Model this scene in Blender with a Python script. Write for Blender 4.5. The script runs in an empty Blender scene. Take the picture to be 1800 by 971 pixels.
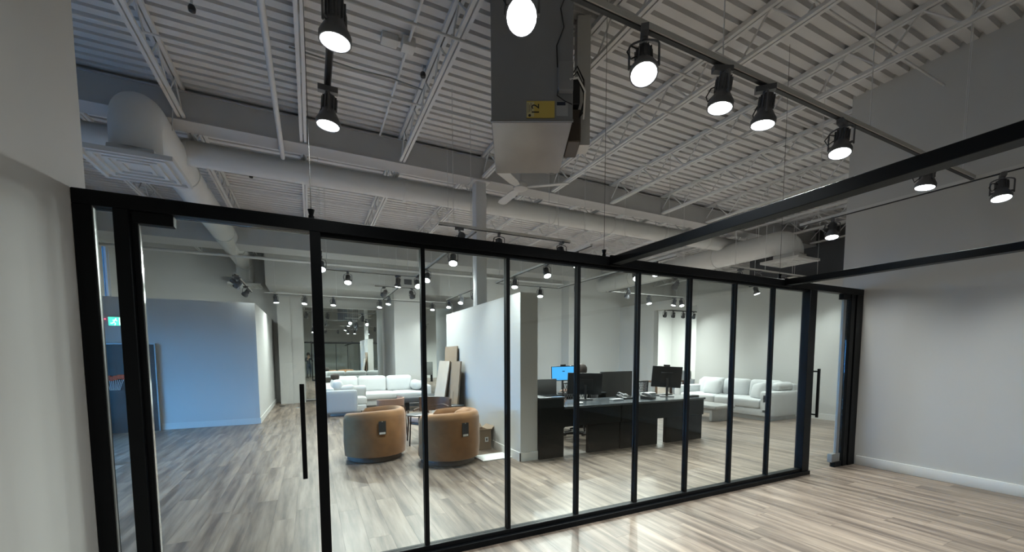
import bpy, bmesh, math, random
from mathutils import Vector, Matrix
random.seed(7)
S = bpy.context.scene
COL = S.collection
PI = math.pi

# ------------------------------------------------------------------ camera
CAM_F, CAM_CY = 721.35, 678.9
YAW, PITCH, ROLL, CAM_H = 0.45452, -0.073857, -0.002955, 1.55
cd = bpy.data.cameras.new('camera'); cam = bpy.data.objects.new('camera', cd); COL.objects.link(cam)
F = Vector((math.sin(YAW)*math.cos(PITCH), math.cos(YAW)*math.cos(PITCH), math.sin(PITCH)))
R0 = Vector((math.cos(YAW), -math.sin(YAW), 0)); U0 = R0.cross(F)
RR = R0*math.cos(ROLL)+U0*math.sin(ROLL); UU = -R0*math.sin(ROLL)+U0*math.cos(ROLL)
cam.matrix_world = Matrix(((RR.x, UU.x, -F.x, 0), (RR.y, UU.y, -F.y, 0), (RR.z, UU.z, -F.z, CAM_H), (0, 0, 0, 1)))
cd.sensor_fit = 'HORIZONTAL'; cd.sensor_width = 36.0; cd.lens = CAM_F/1800*36
cd.shift_x = 0.0; cd.shift_y = (CAM_CY-485.5)/1800
cd.clip_start = 0.05; cd.clip_end = 200
S.camera = cam

# ------------------------------------------------------------------ world, exposure
W = bpy.data.worlds.new('dusk_sky'); S.world = W; W.use_nodes = True
wb = W.node_tree.nodes['Background']; wb.inputs[0].default_value = (0.11, 0.43, 1.0, 1); wb.inputs[1].default_value = 12.0
S.view_settings.view_transform = 'Standard'; S.view_settings.look = 'None'
S.view_settings.gamma = 1.0; S.view_settings.use_curve_mapping = False
S.view_settings.exposure = 0.3
S.cycles.use_denoising = True
S.cycles.sample_clamp_indirect = 4.0
S.cycles.max_bounces = 7; S.cycles.diffuse_bounces = 3; S.cycles.glossy_bounces = 4
S.cycles.use_adaptive_sampling = True; S.cycles.adaptive_threshold = .12
S.cycles.transmission_bounces = 6; S.cycles.transparent_max_bounces = 24
S.cycles.caustics_reflective = False; S.cycles.caustics_refractive = False
SPOT_W = 150.0            # watts of one track spotlight
SPOT_COL = (.955, 1.0, .965)

# ------------------------------------------------------------------ materials
M = {}
def mat(name, col=(.5, .5, .5), rough=.5, metal=0, emit=None, es=0, bump=0, bscale=40, vary=0, vscale=3, sheen=0, spec=.5):
    m = bpy.data.materials.new(name); m.use_nodes = True; M[name] = m
    nt = m.node_tree; b = nt.nodes['Principled BSDF']
    b.inputs['Base Color'].default_value = (*col, 1); b.inputs['Roughness'].default_value = rough
    b.inputs['Metallic'].default_value = metal; b.inputs['Specular IOR Level'].default_value = spec
    if sheen: b.inputs['Sheen Weight'].default_value = sheen; b.inputs['Sheen Roughness'].default_value = .4
    if emit: b.inputs['Emission Color'].default_value = (*emit, 1); b.inputs['Emission Strength'].default_value = es
    if vary or bump:
        tc = nt.nodes.new('ShaderNodeTexCoord')
        if vary:
            n = nt.nodes.new('ShaderNodeTexNoise'); n.inputs['Scale'].default_value = vscale; n.inputs['Detail'].default_value = 5
            nt.links.new(tc.outputs['Object'], n.inputs['Vector'])
            r = nt.nodes.new('ShaderNodeValToRGB')
            r.color_ramp.elements[0].position = .3; r.color_ramp.elements[1].position = .7
            r.color_ramp.elements[0].color = (*[c*(1-vary) for c in col], 1)
            r.color_ramp.elements[1].color = (*[min(1, c*(1+vary)) for c in col], 1)
            nt.links.new(n.outputs['Fac'], r.inputs['Fac']); nt.links.new(r.outputs['Color'], b.inputs['Base Color'])
        if bump:
            n2 = nt.nodes.new('ShaderNodeTexNoise'); n2.inputs['Scale'].default_value = bscale; n2.inputs['Detail'].default_value = 3
            nt.links.new(tc.outputs['Object'], n2.inputs['Vector'])
            bp = nt.nodes.new('ShaderNodeBump'); bp.inputs['Strength'].default_value = bump; bp.inputs['Distance'].default_value = .01
            nt.links.new(n2.outputs['Fac'], bp.inputs['Height']); nt.links.new(bp.outputs['Normal'], b.inputs['Normal'])
    return m
mat('wall_paint', (.585, .585, .57), .75, bump=.06, bscale=220, vary=.02, vscale=1.2)
mat('trim_paint', (.70, .70, .68), .45)
mat('ceiling_paint', (.72, .72, .72), .6, vary=.06, vscale=1.5)
mat('steel_paint', (.74, .74, .74), .5, vary=.05, vscale=2)
mat('girder_paint', (.52, .52, .52), .55, vary=.04, vscale=2)
mat('duct_paint', (.70, .70, .68), .45, vary=.04, vscale=2)
mat('dark_tone_and_shade', (.10, .105, .115), .7)  # dark pavement and vent; also the gloom put into the right-hand walls
mat('black_metal', (.004, .005, .0065), .45, spec=.16)
mat('black_plastic', (.012, .012, .014), .4)
mat('fixture_black', (.15, .155, .17), .4, metal=.3)
mat('chrome', (.75, .75, .75), .12, metal=1)
mat('grey_metal', (.30, .31, .31), .4, metal=.6)
mat('sheet_metal', (.26, .235, .21), .3, metal=.6, vary=.08, vscale=2.5)
mat('unit_paint', (.29, .30, .315), .45, vary=.05, vscale=2)  # grey lightened to include lens flare glow on the cabinet
mat('mirror', (.86, .90, .88), .01, metal=1)
mat('dark_gloss', (.03, .038, .042), .35, vary=.4, vscale=2, spec=.2)
mat('white_fabric', (.62, .64, .65), .9, bump=.25, bscale=300, vary=.03, vscale=4, sheen=.15)
mat('grey_fabric', (.46, .48, .50), .9, bump=.25, bscale=300, sheen=.1)
mat('tan_velvet', (.275, .133, .05), .8, vary=.16, vscale=5, sheen=.3, bump=.12, bscale=90)
mat('brown_leather', (.36, .215, .15), .55, vary=.06, vscale=6)
mat('walnut', (.10, .055, .032), .45, vary=.3, vscale=9)
mat('pale_seat', (.60, .45, .36), .8)
mat('desk_black', (.004, .0055, .006), .45, spec=.12)
mat('desk_top', (.05, .058, .066), .22)
mat('felt_grey', (.13, .135, .135), .9, vary=.12, vscale=4)
mat('cardboard', (.30, .225, .16), .85, vary=.08, vscale=5)
mat('board_pale', (.47, .42, .36), .8, vary=.06, vscale=5)
mat('paper', (.78, .79, .78), .8)
mat('label_white', (.75, .74, .70), .7)
mat('tag_dark', (.035, .036, .038), .6)
mat('concrete', (.40, .40, .39), .7, vary=.08, vscale=6)
mat('slate', (.07, .075, .08), .35, vary=.2, vscale=4)
mat('yellow_paper', (.72, .55, .13), .7)
mat('brown_box', (.09, .07, .055), .6)
mat('orange_cloth', (.60, .10, .05), .8)
mat('skin', (.55, .33, .24), .55)
mat('hair_dark', (.03, .022, .018), .6)
mat('hair_grey', (.075, .058, .05), .65)
mat('cloth_navy', (.025, .03, .045), .85)
mat('cloth_jean', (.03, .04, .07), .85)
mat('cloth_white', (.72, .72, .70), .85)
mat('lens_lit', (1, 1, 1), .3, emit=(.95, .98, 1.0), es=14)
mat('screen_blue', (.02, .1, .2), .3, emit=(.07, .43, 1.0), es=.95)
mat('sign_green', (.05, .4, .3), .4, emit=(.10, .85, .62), es=1.1)
mat('sign_white', (.8, .9, .85), .4, emit=(.75, 1.0, .9), es=1.2)
mat('red_led', (.5, .02, .05), .4, emit=(1, .08, .15), es=3)

def glass_mat(name, tint):
    m = bpy.data.materials.new(name); m.use_nodes = True; M[name] = m
    nt = m.node_tree; nt.nodes.remove(nt.nodes['Principled BSDF']); out = nt.nodes['Material Output']
    t = nt.nodes.new('ShaderNodeBsdfTransparent'); t.inputs[0].default_value = (*tint, 1)
    g = nt.nodes.new('ShaderNodeBsdfGlossy'); g.inputs['Roughness'].default_value = .0
    lw = nt.nodes.new('ShaderNodeLayerWeight'); lw.inputs['Blend'].default_value = .5
    pw = nt.nodes.new('ShaderNodeMath'); pw.operation = 'POWER'; pw.inputs[1].default_value = 5
    fr = nt.nodes.new('ShaderNodeMath'); fr.operation = 'MULTIPLY_ADD'; fr.inputs[1].default_value = .96; fr.inputs[2].default_value = .04
    nt.links.new(lw.outputs['Facing'], pw.inputs[0]); nt.links.new(pw.outputs[0], fr.inputs[0])
    mx = nt.nodes.new('ShaderNodeMixShader')
    nt.links.new(fr.outputs[0], mx.inputs[0]); nt.links.new(t.outputs[0], mx.inputs[1]); nt.links.new(g.outputs[0], mx.inputs[2])
    nt.links.new(mx.outputs[0], out.inputs[0])
glass_mat('glass', (.945, .982, .968))
glass_mat('dimming_glass', (.30, .33, .36))  # dark tint added to hold back sky light at the high window

def plank_mat():
    m = bpy.data.materials.new('oak_plank'); m.use_nodes = True; M['oak_plank'] = m
    nt = m.node_tree; b = nt.nodes['Principled BSDF']; b.inputs['Roughness'].default_value = .38; b.inputs['Specular IOR Level'].default_value = .45
    geo = nt.nodes.new('ShaderNodeNewGeometry'); oi = nt.nodes.new('ShaderNodeObjectInfo')
    ad = nt.nodes.new('ShaderNodeMath'); ad.operation = 'ADD'
    nt.links.new(geo.outputs['Random Per Island'], ad.inputs[0]); nt.links.new(oi.outputs['Random'], ad.inputs[1])
    fr = nt.nodes.new('ShaderNodeMath'); fr.operation = 'FRACT'; nt.links.new(ad.outputs[0], fr.inputs[0])
    mul = nt.nodes.new('ShaderNodeVectorMath'); mul.operation = 'MULTIPLY'; mul.inputs[1].default_value = (11, .85, 1)
    nt.links.new(geo.outputs['Position'], mul.inputs[0])
    cmb = nt.nodes.new('ShaderNodeCombineXYZ'); s7 = nt.nodes.new('ShaderNodeMath'); s7.operation = 'MULTIPLY'; s7.inputs[1].default_value = 37
    nt.links.new(fr.outputs[0], s7.inputs[0]); nt.links.new(s7.outputs[0], cmb.inputs[2])
    av = nt.nodes.new('ShaderNodeVectorMath'); av.operation = 'ADD'
    nt.links.new(mul.outputs[0], av.inputs[0]); nt.links.new(cmb.outputs[0], av.inputs[1])
    n = nt.nodes.new('ShaderNodeTexNoise'); n.inputs['Scale'].default_value = 1.0; n.inputs['Detail'].default_value = 6; n.inputs['Roughness'].default_value = .6
    nt.links.new(av.outputs[0], n.inputs['Vector'])
    mul2 = nt.nodes.new('ShaderNodeVectorMath'); mul2.operation = 'MULTIPLY'; mul2.inputs[1].default_value = (7, 3, 1)
    nt.links.new(av.outputs[0], mul2.inputs[0])
    n2 = nt.nodes.new('ShaderNodeTexNoise'); n2.inputs['Scale'].default_value = 1.0; n2.inputs['Detail'].default_value = 3
    nt.links.new(mul2.outputs[0], n2.inputs['Vector'])
    r = nt.nodes.new('ShaderNodeValToRGB')
    r.color_ramp.elements[0].position = .36; r.color_ramp.elements[1].position = .66
    r.color_ramp.elements[0].color = (.11, .084, .069, 1); r.color_ramp.elements[1].color = (.33, .265, .212, 1)
    nt.links.new(n.outputs['Fac'], r.inputs['Fac'])
    hsv = nt.nodes.new('ShaderNodeHueSaturation')
    mr = nt.nodes.new('ShaderNodeMapRange'); mr.inputs['To Min'].default_value = .86; mr.inputs['To Max'].default_value = 1.12
    nt.links.new(fr.outputs[0], mr.inputs['Value']); nt.links.new(mr.outputs[0], hsv.inputs['Value']); nt.links.new(r.outputs['Color'], hsv.inputs['Color'])
    mx = nt.nodes.new('ShaderNodeMix'); mx.data_type = 'RGBA'; mx.blend_type = 'MULTIPLY'; mx.inputs['Factor'].default_value = .35
    r2 = nt.nodes.new('ShaderNodeValToRGB'); r2.color_ramp.elements[0].color = (.55, .55, .55, 1); r2.color_ramp.elements[1].color = (1.2, 1.2, 1.2, 1)
    nt.links.new(n2.outputs['Fac'], r2.inputs['Fac'])
    nt.links.new(hsv.outputs['Color'], mx.inputs['A']); nt.links.new(r2.outputs['Color'], mx.inputs['B'])
    nt.links.new(mx.outputs['Result'], b.inputs['Base Color'])
plank_mat()

# ------------------------------------------------------------------ helpers
class G:
    """collects shapes in a bmesh, then becomes ONE mesh object"""
    def __init__(s): s.bm = bmesh.new()
    def _faces(s, vs, fs):
        v = [s.bm.verts.new(p) for p in vs]
        for f in fs: s.bm.faces.new([v[i] for i in f])
        return s
    def box(s, x0, x1, y0, y1, z0, z1):
        return s._faces([(x, y, z) for x in (x0, x1) for y in (y0, y1) for z in (z0, z1)],
                        [(0, 1, 3, 2), (4, 6, 7, 5), (0, 4, 5, 1), (2, 3, 7, 6), (0, 2, 6, 4), (1, 5, 7, 3)])
    def obb(s, c, size, rot=None):
        hx, hy, hz = [k/2 for k in size]; c = Vector(c); rot = rot or Matrix.Identity(3)
        return s._faces([c+rot@Vector((x, y, z)) for x in (-hx, hx) for y in (-hy, hy) for z in (-hz, hz)],
                        [(0, 1, 3, 2), (4, 6, 7, 5), (0, 4, 5, 1), (2, 3, 7, 6), (0, 2, 6, 4), (1, 5, 7, 3)])
    def cyl(s, p0, p1, r0, r1=None, n=16, caps=True):
        r1 = r0 if r1 is None else r1
        p0, p1 = Vector(p0), Vector(p1); d = (p1-p0).normalized()
        a = d.orthogonal().normalized(); b = d.cross(a)
        ring = lambda p, r: [s.bm.verts.new(p+(a*math.cos(2*PI*i/n)+b*math.sin(2*PI*i/n))*r) for i in range(n)]
        A, Bq = ring(p0, r0), ring(p1, r1)
        for i in range(n): s.bm.faces.new((A[i], A[(i+1) % n], Bq[(i+1) % n], Bq[i]))
        if caps: s.bm.faces.new(A[::-1]); s.bm.faces.new(Bq)
        return s
    def tube(s, pts, r, n=8):
        pts = [Vector(p) for p in pts]; rings = []
        prev = None
        for i, p in enumerate(pts):
            t = (pts[min(i+1, len(pts)-1)]-pts[max(i-1, 0)]).normalized()
            if prev is None: a = t.orthogonal().normalized()
            else:
                a = prev-t*prev.dot(t)
                a = a.normalized() if a.length > 1e-6 else t.orthogonal().normalized()
            prev = a; b = t.cross(a); rr = r[i] if isinstance(r, (list, tuple)) else r
            rings.append([s.bm.verts.new(p+(a*math.cos(2*PI*k/n)+b*math.sin(2*PI*k/n))*rr) for k in range(n)])
        for A, Bq in zip(rings, rings[1:]):
            for k in range(n): s.bm.faces.new((A[k], A[(k+1) % n], Bq[(k+1) % n], Bq[k]))
        s.bm.faces.new(rings[0][::-1]); s.bm.faces.new(rings[-1])
        return s
    def lathe(s, prof, n=24, c=(0, 0, 0)):
        c = Vector(c); rings = []
        for r, z in prof: rings.append([s.bm.verts.new(c+Vector((r*math.cos(2*PI*k/n), r*math.sin(2*PI*k/n), z))) for k in range(n)])
        for A, Bq in zip(rings, rings[1:]):
            for k in range(n): s.bm.faces.new((A[k], A[(k+1) % n], Bq[(k+1) % n], Bq[k]))
        s.bm.faces.new(rings[0][::-1]); s.bm.faces.new(rings[-1])
        return s
    def prism(s, poly, axis, a0, a1):
        def P(u, v, w): return {'x': (w, u, v), 'y': (u, w, v), 'z': (u, v, w)}[axis]
        n = len(poly); A = [s.bm.verts.new(P(u, v, a0)) for u, v in poly]; Bq = [s.bm.verts.new(P(u, v, a1)) for u, v in poly]
        for i in range(n): s.bm.faces.new((A[i], A[(i+1) % n], Bq[(i+1) % n], Bq[i]))
        s.bm.faces.new(A[::-1]); s.bm.faces.new(Bq)
        return s
    def cushion(s, c, size, r=.06, puff=.12, n=9, rot=None, axis=2):
        """soft rounded block; swells along the given axis"""
        h = Vector(size)/2; c = Vector(c); r = min(r, min(h)*.98); rot = rot or Matrix.Identity(3)
        grid = [math.sin((i/n*2-1)*PI/2) for i in range(n+1)]
        vd = {}
        def V(p):
            q = Vector((p[0]*h[0], p[1]*h[1], p[2]*h[2]))
            inn = Vector([max(-(h[k]-r), min(h[k]-r, q[k])) for k in range(3)]); d = q-inn
            pos = inn+(d.normalized()*r if d.length > 1e-9 else d)
            o = [k for k in range(3) if k != axis]
            f = 1+puff*(1-p[o[0]]**2)*(1-p[o[1]]**2)
            pos[axis] *= f
            key = tuple(round(v, 5) for v in p)
            if key not in vd: vd[key] = s.bm.verts.new(c+rot@pos)
            return vd[key]
        for ax in range(3):
            for sg in (-1, 1):
                for i in range(n):
                    for j in range(n):
                        q = []
                        for (u, v) in ((i, j), (i+1, j), (i+1, j+1), (i, j+1)):
                            p = [0, 0, 0]; p[ax] = sg; p[(ax+1) % 3] = grid[u]; p[(ax+2) % 3] = grid[v]; q.append(V(p))
                        s.bm.faces.new(q if sg > 0 else q[::-1])
        return s
    def bevel(s, w, seg=2):
        s.bm.normal_update(); bmesh.ops.recalc_face_normals(s.bm, faces=s.bm.faces)
        es = [e for e in s.bm.edges if len(e.link_faces) == 2 and e.calc_face_angle(0) > .6]
        bmesh.ops.bevel(s.bm, geom=es, offset=w, segments=seg, affect='EDGES', profile=.5, clamp_overlap=True)
        return s
    def mesh(s, name, m):
        bmesh.ops.recalc_face_normals(s.bm, faces=s.bm.faces)
        for f in s.bm.faces: f.smooth = True
        for e in s.bm.edges:
            if len(e.link_faces) != 2 or e.calc_face_angle(0) > .7: e.smooth = False
        me = bpy.data.meshes.new(name); s.bm.to_mesh(me); s.bm.free(); me.materials.append(M[m]); return me
    def out(s, name, m, parent=None):
        o = bpy.data.objects.new(name, s.mesh(name, m)); COL.objects.link(o); o.parent = parent; return o
def tag(o, label=None, cat=None, group=None, kind=None):
    for k, v in (('label', label), ('category', cat), ('group', group), ('kind', kind)):
        if v: o[k] = v
    return o
def thing(name, label, cat, loc=(0, 0, 0), rz=0, group=None):
    o = bpy.data.objects.new(name, None); COL.objects.link(o); o.empty_display_size = .05
    o.location = loc; o.rotation_euler = (0, 0, rz); return tag(o, label, cat, group)
def struct(name, g, m, label=None, parent=None):
    o = g.out(name, m, parent); o['kind'] = 'structure'
    if label: o['label'] = label
    return o
def dup(o, parent=None):
    c = o.copy(); COL.objects.link(c); c.parent = parent
    for ch in [x for x in o.children]: dup(ch, c)
    return c
def rotz(a): return Matrix.Rotation(a, 3, 'Z')
def R3(ax, a): return Matrix.Rotation(a, 3, ax)

# ------------------------------------------------------------------ shell
PY = 3.02                     # front plane of the glass partition
DECK = 5.10
struct('wall_left', G().box(-1.26, -1.108, -4.2, 3.20, 0, 5.19), 'wall_paint', 'near white wall at the left edge, meeting the black frame')
struct('wall_right', G().box(6.885, 7.04, -4.2, 3.285, 0, 5.19), 'wall_paint', 'tall plain white wall on the right')
struct('baseboard_right', G().box(6.868, 6.885, -4.2, 3.0, 0, .13).bevel(.004), 'trim_paint')
struct('baseboard_left', G().box(-1.108, -1.092, -4.2, 3.0, 0, .13).bevel(.004), 'trim_paint')
struct('wall_behind_camera', G().box(-1.26, 7.04, -4.35, -4.2, 0, 5.2), 'wall_paint')
struct('wall_front_left', G().box(-4.85, -1.26, 3.05, 3.20, 0, 5.2), 'wall_paint')
struct('wall_front_right', G().box(7.04, 16.2, 3.05, 3.20, 0, 5.2), 'wall_paint')
struct('ground', G().box(-30, -4.86, -8, 30, -.2, -.1), 'dark_tone_and_shade', 'unseen dark pavement outside the storefront window, added to cut upward sky light')  # unseen; added so that sky light does not rise to the deck
# left outer wall with the storefront window and a clerestory slot
ow = G()
ow.box(-4.85, -4.70, 3.2, 4.4, 0, 5.2).box(-4.85, -4.70, 4.4, 9.6, 0, .25).box(-4.85, -4.70, 4.4, 9.6, 2.15, 5.2)
ow.box(-4.85, -4.70, 9.6, 14.2, 0, 5.2).box(-4.85, -4.70, 14.2, 14.6, 0, 2.9).box(-4.85, -4.70, 14.2, 14.6, 4.5, 5.2).box(-4.85, -4.70, 14.6, 16.1, 0, 5.2)
struct('wall_outer_left', ow, 'wall_paint')
w1 = struct('window_1', G().box(-4.83, -4.74, 4.4, 4.46, .25, 2.15).box(-4.83, -4.74, 9.54, 9.6, .25, 2.15).box(-4.83, -4.74, 4.46, 9.54, .25, .31).box(-4.83, -4.74, 4.46, 9.54, 2.09, 2.15).box(-4.83, -4.74, 6.97, 7.03, .31, 2.09), 'black_metal', 'storefront window letting in blue dusk light')
G().box(-4.795, -4.785, 4.46, 6.97, .31, 2.09).out('pane', 'glass', w1); G().box(-4.795, -4.785, 7.03, 9.54, .31, 2.09).out('pane', 'glass', w1)
w2 = struct('window_2', G().box(-4.83, -4.74, 14.2, 14.24, 2.9, 4.5).box(-4.83, -4.74, 14.56, 14.6, 2.9, 4.5).box(-4.83, -4.74, 14.24, 14.56, 2.9, 2.94).box(-4.83, -4.74, 14.24, 14.56, 4.46, 4.5), 'trim_paint', 'high narrow window glowing blue behind the left office wall')
G().box(-4.795, -4.785, 14.24, 14.56, 2.94, 4.46).out('pane', 'dimming_glass', w2)
# far wall, pillars, soffit
struct('wall_far', G().box(-4.85, 16.2, 15.9, 16.05, 0, 5.2), 'wall_paint')
struct('wall_far_middle', G().box(5.3, 8.75, 13.3, 13.45, 0, 5.2).box(5.15, 5.3, 13.3, 16.05, 0, 5.2).box(8.60, 8.75, 13.3, 12.8, 0, 5.2), 'wall_paint')
struct('wall_far_right', G().box(8.75, 11.0, 12.8, 12.95, 0, 5.2), 'wall_paint')
struct('wall_sofa', G().box(11.0, 11.22, 5.25, 9.2, 0, 3.42).box(11.0, 11.22, 11.0, 12.95, 0, 3.42).box(11.0, 11.22, 9.2, 11.0, 3.12, 3.42), 'wall_paint', 'white wall behind the right sofa')
struct('baseboard_sofa', G().box(10.984, 11.0, 5.25, 9.2, 0, .13).box(10.984, 11.22, 5.234, 5.25, 0, .13), 'trim_paint')
struct('wall_side_room', G().box(15.6, 15.75, 5.0, 14.6, 0, 5.2).box(11.22, 15.75, 14.45, 14.6, 0, 5.2), 'wall_paint')
struct('wall_outer_right', G().box(16.05, 16.2, 3.2, 16.0, 0, 5.2), 'dark_tone_and_shade')  # dark colour stands in for the unlit space next door
struct('wall_upper_shade', G().box(13.2, 13.35, 3.2, 9.0, 3.2, 5.09), 'dark_tone_and_shade', 'upper wall beyond the duct on the right, with unlit gloom put into its colour')  # shade of the unlit area put into the wall colour
struct('trim_1', G().box(-1.1, 5.15, 13.85, 15.9, 3.61, 5.09), 'wall_paint', 'white soffit above the far mirror')
struct('wall_pillar', G().box(2.49, 3.33, 13.85, 15.9, 0, 3.61).box(3.33, 3.48, 14.0, 15.9, 0, 3.61), 'wall_paint', 'wide white pillar between the two far mirrors')
struct('wall_pillar_left', G().box(-.92, -.55, 15.2, 15.9, 0, 3.61).box(-.55, -.2, 15.3, 15.9, 0, 3.61), 'wall_paint')
# free-standing walls
struct('wall_office', G().box(-4.7, -1.10, 11.0, 11.12, 0, 2.755).box(-1.22, -1.10, 11.12, 15.9, 0, 2.755), 'wall_paint', 'low white office wall catching blue light on the left')
struct('baseboard_office', G().box(-2.88, -1.085, 10.985, 11.0, 0, .13).box(-1.10, -1.085, 11.0, 15.9, 0, .13), 'trim_paint')
struct('wall_middle', G().box(2.705, 2.99, 5.26, 8.82, 0, 2.45), 'wall_paint', 'free-standing white wall between the armchairs and the desk')
struct('baseboard_middle', G().box(2.69, 2.705, 5.245, 8.82, 0, .13).box(2.69, 2.99, 5.245, 5.26, 0, .13), 'trim_paint')

# column in the middle wall
col = thing('steel_column', 'square grey steel column rising out of the middle wall to the girder', 'column', (2.85, 7.17, 0))
G().box(-.1, .1, -.1, .1, 2.45, 4.655).bevel(.012).out('shaft', 'steel_paint', col)
G().box(-.16, .16, -.16, .16, 4.655, 4.67).out('cap_plate', 'steel_paint', col)

# ------------------------------------------------------------------ ceiling: deck, joists, girders
prof = []; y = -4.3; p = .152
while y < 16.1:
    prof += [(y, DECK), (y+.096, DECK), (y+.106, DECK+.05), (y+.142, DECK+.05)]; y += p
bm = bmesh.new(); A = [bm.verts.new((-4.9, a, b)) for a, b in prof]; Bv = [bm.verts.new((16.3, a, b)) for a, b in prof]
for i in range(len(prof)-1): bm.faces.new((A[i], Bv[i], Bv[i+1], A[i+1]))
A2 = [bm.verts.new(v) for v in ((-4.9, -4.4, 5.2), (16.3, -4.4, 5.2), (16.3, 16.2, 5.2), (-4.9, 16.2, 5.2), (-4.9, -4.4, 5.3), (16.3, -4.4, 5.3), (16.3, 16.2, 5.3), (-4.9, 16.2, 5.3))]  # unseen slab over the deck, added to block sky light
for f in ((0, 1, 2, 3), (4, 5, 6, 7), (0, 1, 5, 4), (1, 2, 6, 5), (2, 3, 7, 6), (3, 0, 4, 7)): bm.faces.new([A2[i] for i in f])
g = G(); g.bm.free(); g.bm = bm
ceil = struct('ceiling', g, 'ceiling_paint', 'grey painted corrugated metal roof deck')
# one joist, shared by all
jt = G().box(-.05, -.008, -4.2, 15.85, 5.05, 5.098).box(.008, .05, -4.2, 15.85, 5.05, 5.098).mesh('joist_top_chord', 'steel_paint')
jb = G().box(-.045, -.008, -4.2, 15.85, 4.70, 4.735).box(.008, .045, -4.2, 15.85, 4.70, 4.735).mesh('joist_bottom_chord', 'steel_paint')
wg = G(); yy = -4.1; k = 0
while yy < 15.6:
    za, zb = (4.72, 5.07) if k % 2 == 0 else (5.07, 4.72)
    wg.cyl((0, yy, za), (0, yy+.33, zb), .011, n=6); yy += .33; k += 1
jw = wg.mesh('joist_web', 'steel_paint')
JX = [-4.30+1.437*i for i in range(15)]
for x in JX:
    o = bpy.data.objects.new('steel_joist', jt); COL.objects.link(o); o.parent = ceil; o.location.x = x
    for nm, me in (('bottom_chord', jb), ('web', jw)):
        c = bpy.data.objects.new(nm, me); COL.objects.link(c); c.parent = o
for (y0, y1, z0, z1) in ((7.0, 7.35, 4.67, 5.05),):
    gg = G().box(-4.7, 16, y0, y1, z1-.02, z1).box(-4.7, 16, y0, y1, z0, z0+.02).box(-4.7, 16, y0+.02, y1-.02, z0+.02, z1-.02)
    gg.out('girder', 'girder_paint', ceil)
G().box(-4.7, 8.75, 12.0, 12.76, 4.26, 4.66).out('bulkhead', 'girder_paint', ceil)
for yb in (2.35, 5.45, 9.6, 11.2): 
    G().cyl((-4.6, yb, 4.745), (16, yb, 4.745), .012, n=6).out('bridging_rod', 'steel_paint', ceil)
for yb in (.9, 3.9, 8.6, 10.4):
    G().cyl((-4.6, yb, 5.04), (16, yb, 5.04), .012, n=6).out('bridging_rod', 'steel_paint', ceil)

# ------------------------------------------------------------------ floor: slab + planks
PW, PL = .19, 1.5
fl = struct('floor', G().box(-5, 16.4, -4.5, 16.3, -.12, -.006), 'grey_metal', 'greige wood plank floor')
fl.data.materials.clear(); fl.data.materials.append(M['concrete'])
pm = G().box(-PW/2+.0005, PW/2-.0005, -PL/2+.0005, PL/2-.0005, -.006, 0).mesh('plank', 'oak_plank')
cells = []; xi = -4.65
row = 0
while xi < 15.6:
    y = -4.2-random.random()*PL
    while y < 16: cells.append((xi, y+PL/2)); y += PL
    xi += PW; row += 1
def scr(x, y, z=0):
    v = Vector((x, y, z-CAM_H)); d = v.dot(F)
    return (d, 900+CAM_F*v.dot(RR)/d, CAM_CY-CAM_F*v.dot(UU)/d) if d > .1 else (d, 0, 0)
def score(c):
    x, y = c; best = 0
    if y < 3.2 and not (-1.1 < x < 6.9): return 0
    if y >= 3.2 and (x > 10.9 or x < -.36*y): return 0
    if y > 11 and x < -1.1: return 0
    if 2.6 < x < 3.1 and 5.2 < y < 8.9: return 0
    for t in (-.5, 0, .5):
        d, a, b = scr(x, y+t*PL)
        if d > .5 and -20 < a < 1820 and b < 1000: best = max(best, 1/d**3)
    return best
cells.sort(key=score, reverse=True)
for (x, y) in cells[:300]:
    o = bpy.data.objects.new('plank', pm); COL.objects.link(o); o.location = (x, y, 0); o.parent = fl
bm = bmesh.new(); g = G(); 
for (x, y) in cells[300:]:
    g.box(x-PW/2+.0005, x+PW/2-.0005, y-PL/2+.0005, y+PL/2-.0005, -.006, 0)
o = g.out('distant_planks', 'oak_plank', fl); o['kind'] = 'stuff'

# ------------------------------------------------------------------ far mirrors
for (x0, x1, z1, lab) in ((-.19, 2.40, 3.22, 'large frameless wall mirror behind the white sectional sofa'), (3.52, 5.1, 3.40, 'tall mirror on far wall right of the wide white pillar')):
    t = thing('wall_mirror', lab, 'mirror', ((x0+x1)/2, 15.86, 0))
    G().box(x0-(x0+x1)/2, x1-(x0+x1)/2, -.02, .0, .06, z1).out('mirror_glass', 'mirror', t)
    w = (x1-x0)/2
    G().box(-w-.03, -w, -.03, .0, .03, z1+.03).box(w, w+.03, -.03, .0, .03, z1+.03).box(-w, w, -.03, .0, z1, z1+.03).box(-w, w, -.03, 0, .03, .06).out('edge_trim', 'trim_paint', t)

# ------------------------------------------------------------------ glass partition
part = thing('glass_partition', 'black framed glass partition wall with slim mullions across the room', 'partition', (2.9, PY, 0))
def pb(name, m, *b, bev=0):
    g = G()
    for q in b: g.box(q[0]-2.9, q[1]-2.9, q[2]-PY, q[3]-PY, q[4], q[5])
    if bev: g.bevel(bev, 1)
    return g.out(name, m, part)
pb('header_rail', 'black_metal', (-1.106, 6.885, 3.02, 3.12, 2.362, 2.443), bev=.003)
pb('header_track', 'black_metal', (.085, 5.62, 3.045, 3.095, 2.335, 2.362))
pb('sill_rail', 'black_metal', (.085, 5.77, 3.0, 3.14, 0, .05), (.085, 5.62, 3.035, 3.105, .05, .088), bev=.004)
pb('jamb_post', 'black_metal', (-1.106, -1.03, 3.02, 3.08, 0, 2.362), bev=.003)
pb('jamb_stop', 'grey_metal', (-1.03, -1.025, 3.03, 3.05, 0, 2.362))
pb('stile_post', 'black_metal', (-.945, -.878, 3.02, 3.12, 0, 2.362), bev=.003)
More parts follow.
